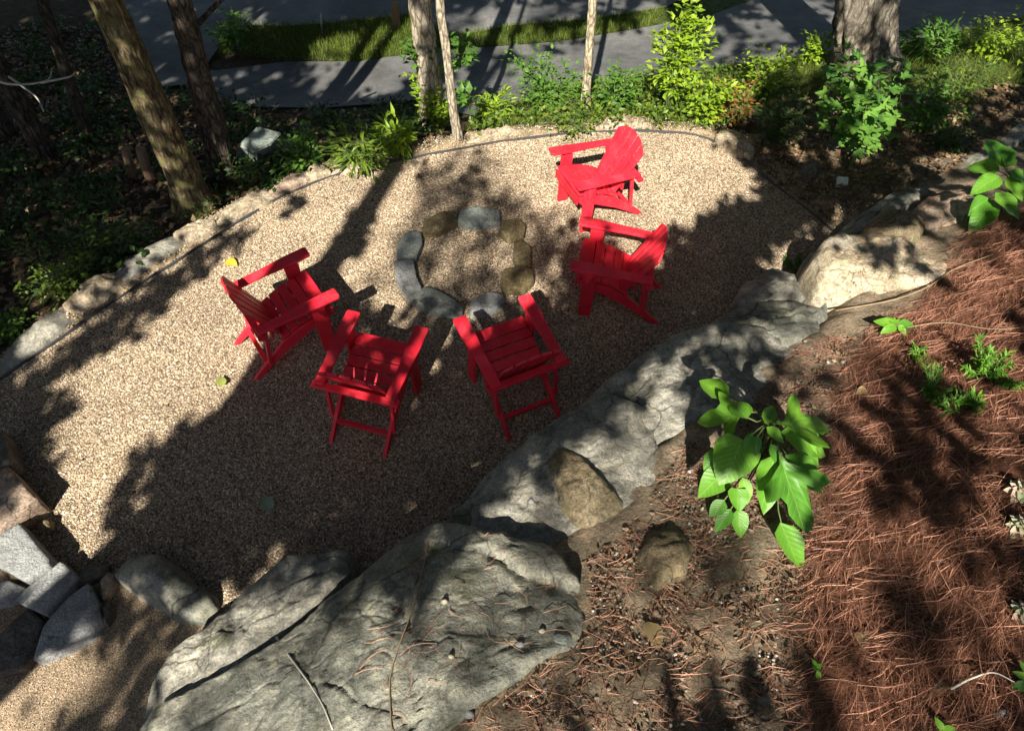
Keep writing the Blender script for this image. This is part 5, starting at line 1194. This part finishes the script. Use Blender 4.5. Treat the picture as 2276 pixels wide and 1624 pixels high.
def stump(px, h, r, label):
    B = hit(*px); V = []; F = []; tube(V, F, [(0,0,-.1),(0.02,0,h*.5),(.05,.02,h)], [r*1.1, r, r*.95], 10); tag(link('cut_log', fix(mesh('cut_log', V, F, False)), WOOD, None, B), label, 'log', 'cut logs in the wood')
stump((300,395), .42, .055, 'left of two upright cut logs in the shade by the leaning trunk'); stump((335,400), .45, .06, 'right of two upright cut logs in the shade by the leaning trunk')
stump((880,70), .5, .07, 'dark stub standing on the strip between the roads')
def stake(px, top, r, label):
    B = hit(*px); T = upto(B, *top)-B; V = []; F = []; tube(V, F, [(0,0,-.05), tuple(T)], [r, r*.8], 6); tag(link('stake', fix(mesh('stake', V, F, False)), STAKE, None, B), label, 'stake', 'thin stakes by the road')
stake((530,112), (525,78), .025, 'thin pale stake beside the small bush between the roads'); stake((715,72), (713,30), .02, 'thin stake on the far strip under the top edge')
def flat_leaf(label, px, tip, kind, m, z, wid=1.0):
    B = at(*px, z); T = at(*tip, z+.01); root = empty('fallen_leaf', B, label, 'leaf', 'fallen leaves'); add_leaf(root, kind, m, B, T, (0.1,0,1), wid, 'blade'); return root
LEAF['yel'] = leaf_mat('yellow_fallen_leaf', (.55,.46,.05), (.6,.5,.06), .15, False); LEAF['dry'] = leaf_mat('tan_fallen_leaf', (.32,.24,.12), (.36,.28,.15), .1, False); LEAF['olive'] = leaf_mat('olive_fallen_leaf', (.24,.28,.07), (.26,.3,.08), .1, False)
LEAF['mint'] = leaf_mat('mint_fallen_leaf', (.22,.32,.24), (.26,.36,.27), .1, False)
flat_leaf('yellow fallen leaf on the gravel above the left chair', (502,578), (526,586), 'oval', 'yel', .04, 1.4)
flat_leaf('olive green leaf lying on the gravel left of the front left chair', (492,858), (491,832), 'oval', 'olive', .04, 1.3)
flat_leaf('pale mint green leaf on the dark gravel near the bottom', (598,1135), (588,1096), 'oval', 'mint', .04, 1.2)
for lab, a, b, kd in [('curled yellow tan leaf on the dirt at the bottom centre', (1440,1380), (1468,1435), 'oval'), ('dry tan leaf in the straw near the bottom right', (1905,1402), (1925,1442), 'oval'), ('tan leaf scrap below the wide dappled boulder', (1925,862), (1905,875), 'oval')]:
    B = hit(*a, .03); T = hit(*b, .035); root = empty('fallen_leaf', B, lab, 'leaf', 'fallen leaves'); add_leaf(root, kd, 'dry', B, T, (.2,-.2,1), 1.1, 'blade')
draped('dead_vine', 'dark dead vine lying across the biggest boulder', 'vine', [(962,1160,1.22),(945,1240,1.32),(935,1290,1.39),(915,1360,1.48),(885,1440,1.57),(868,1500,1.66),(868,1570,1.74),(872,1640,1.82)], .007, TWIG)
draped('dry_twig', 'pale yellowish twig on the left of the biggest boulder', 'twig', [(615,1415,1.12),(650,1465,1.24),(690,1520,1.37),(720,1570,1.46),(740,1620,1.55)], .008, PALETWIG)
small_tube('dry_twig', 'long dark twig on the pale boulder side in the straw', 'twig', [(1850,700),(2000,670),(2050,650),(2110,610),(2200,575)], .008, TWIG, .06)
small_tube('dry_twig', 'curved brown twig on the straw at the bottom right', 'twig', [(2100,1535),(2150,1510),(2200,1500),(2240,1520)], .006, PALETWIG, .05)
small_tube('dry_twig', 'long straw coloured twig near the top of the pine straw', 'twig', [(2010,735),(2090,725),(2200,740),(2276,735)], .005, TWIG, .05)
tag(link('pale_chip', fix(mesh('pale_chip', [(-.07,-.05,0),(.06,-.06,.01),(.08,.04,.05),(-.05,.06,.05),(-.06,-.04,.035),(.055,-.05,.045),(.07,.035,.085),(-.045,.05,.08)], [(0,1,2,3),(4,5,6,7),(0,1,5,4),(1,2,6,5),(2,3,7,6),(3,0,4,7)], False)), PAPER, None, hit(1868,410)), 'small pale angular chip lying on the shaded slope under the lobed shrub', 'stone')
# the stones in the dirt that can be told apart
PB = [(1180,1113,16,'blue','white pebble on the dirt below the smooth boulder'),(1560,1130,12,'white','pebble beside the broad leaved plant stem'),(988,1335,18,'white','white pebble low on the biggest boulder'),(1003,1457,16,'white','bright white pebble at the lower middle of the biggest boulder'),
 (1250,1415,46,'teal','round speckled grey cobble by the lower right of the biggest boulder'),(1155,1430,22,'blue','grey oval pebble left of the speckled cobble'),(1205,1400,18,'white','pale pebble above the speckled cobble'),(1175,1535,40,'tan','yellowish stone in the dirt at the bottom centre'),(1210,1530,20,'blue','pale blue pebble right of the yellowish stone'),
 (1045,1587,24,'blue','blue grey pebble near the bottom edge'),(1325,1550,18,'white','white pebble right of the bottom centre'),(1350,1530,18,'white','second white pebble beside the first at bottom centre right'),(1680,1495,20,'white','white pebble in the dirt left of the seedling'),(1700,1555,34,'teal','long grey pebble at the bottom left of the seedling'),
 (2225,1583,44,'blue','smooth grey pebble in the bottom right corner'),(2085,1522,46,'tan','tan stone in the straw near the bottom right corner'),(1925,1405,28,'tan','dull tan pebble half hidden in straw'),(1590,1390,18,'white','small pale pebble on open dirt')]
for i, (u, v, s, m, lab) in enumerate(PB):
    a0 = random.uniform(0, 6); el = random.uniform(.65, .95)
    pts = [(u+s/2*math.cos(a+a0)*1.0, v+s/2*math.sin(a+a0)*el) for a in np.linspace(0, 6.283, 7)[:-1]]
    rock('pebble', pts, m, lab, 'pebble', dz=.012, bulge=.016, depth=.03, n=18, rings=5, amp=.003, edge=.008, group='larger pebbles on the bank', seed=100+i, jag=.002, freq=20, flare=.002, fine=.001)
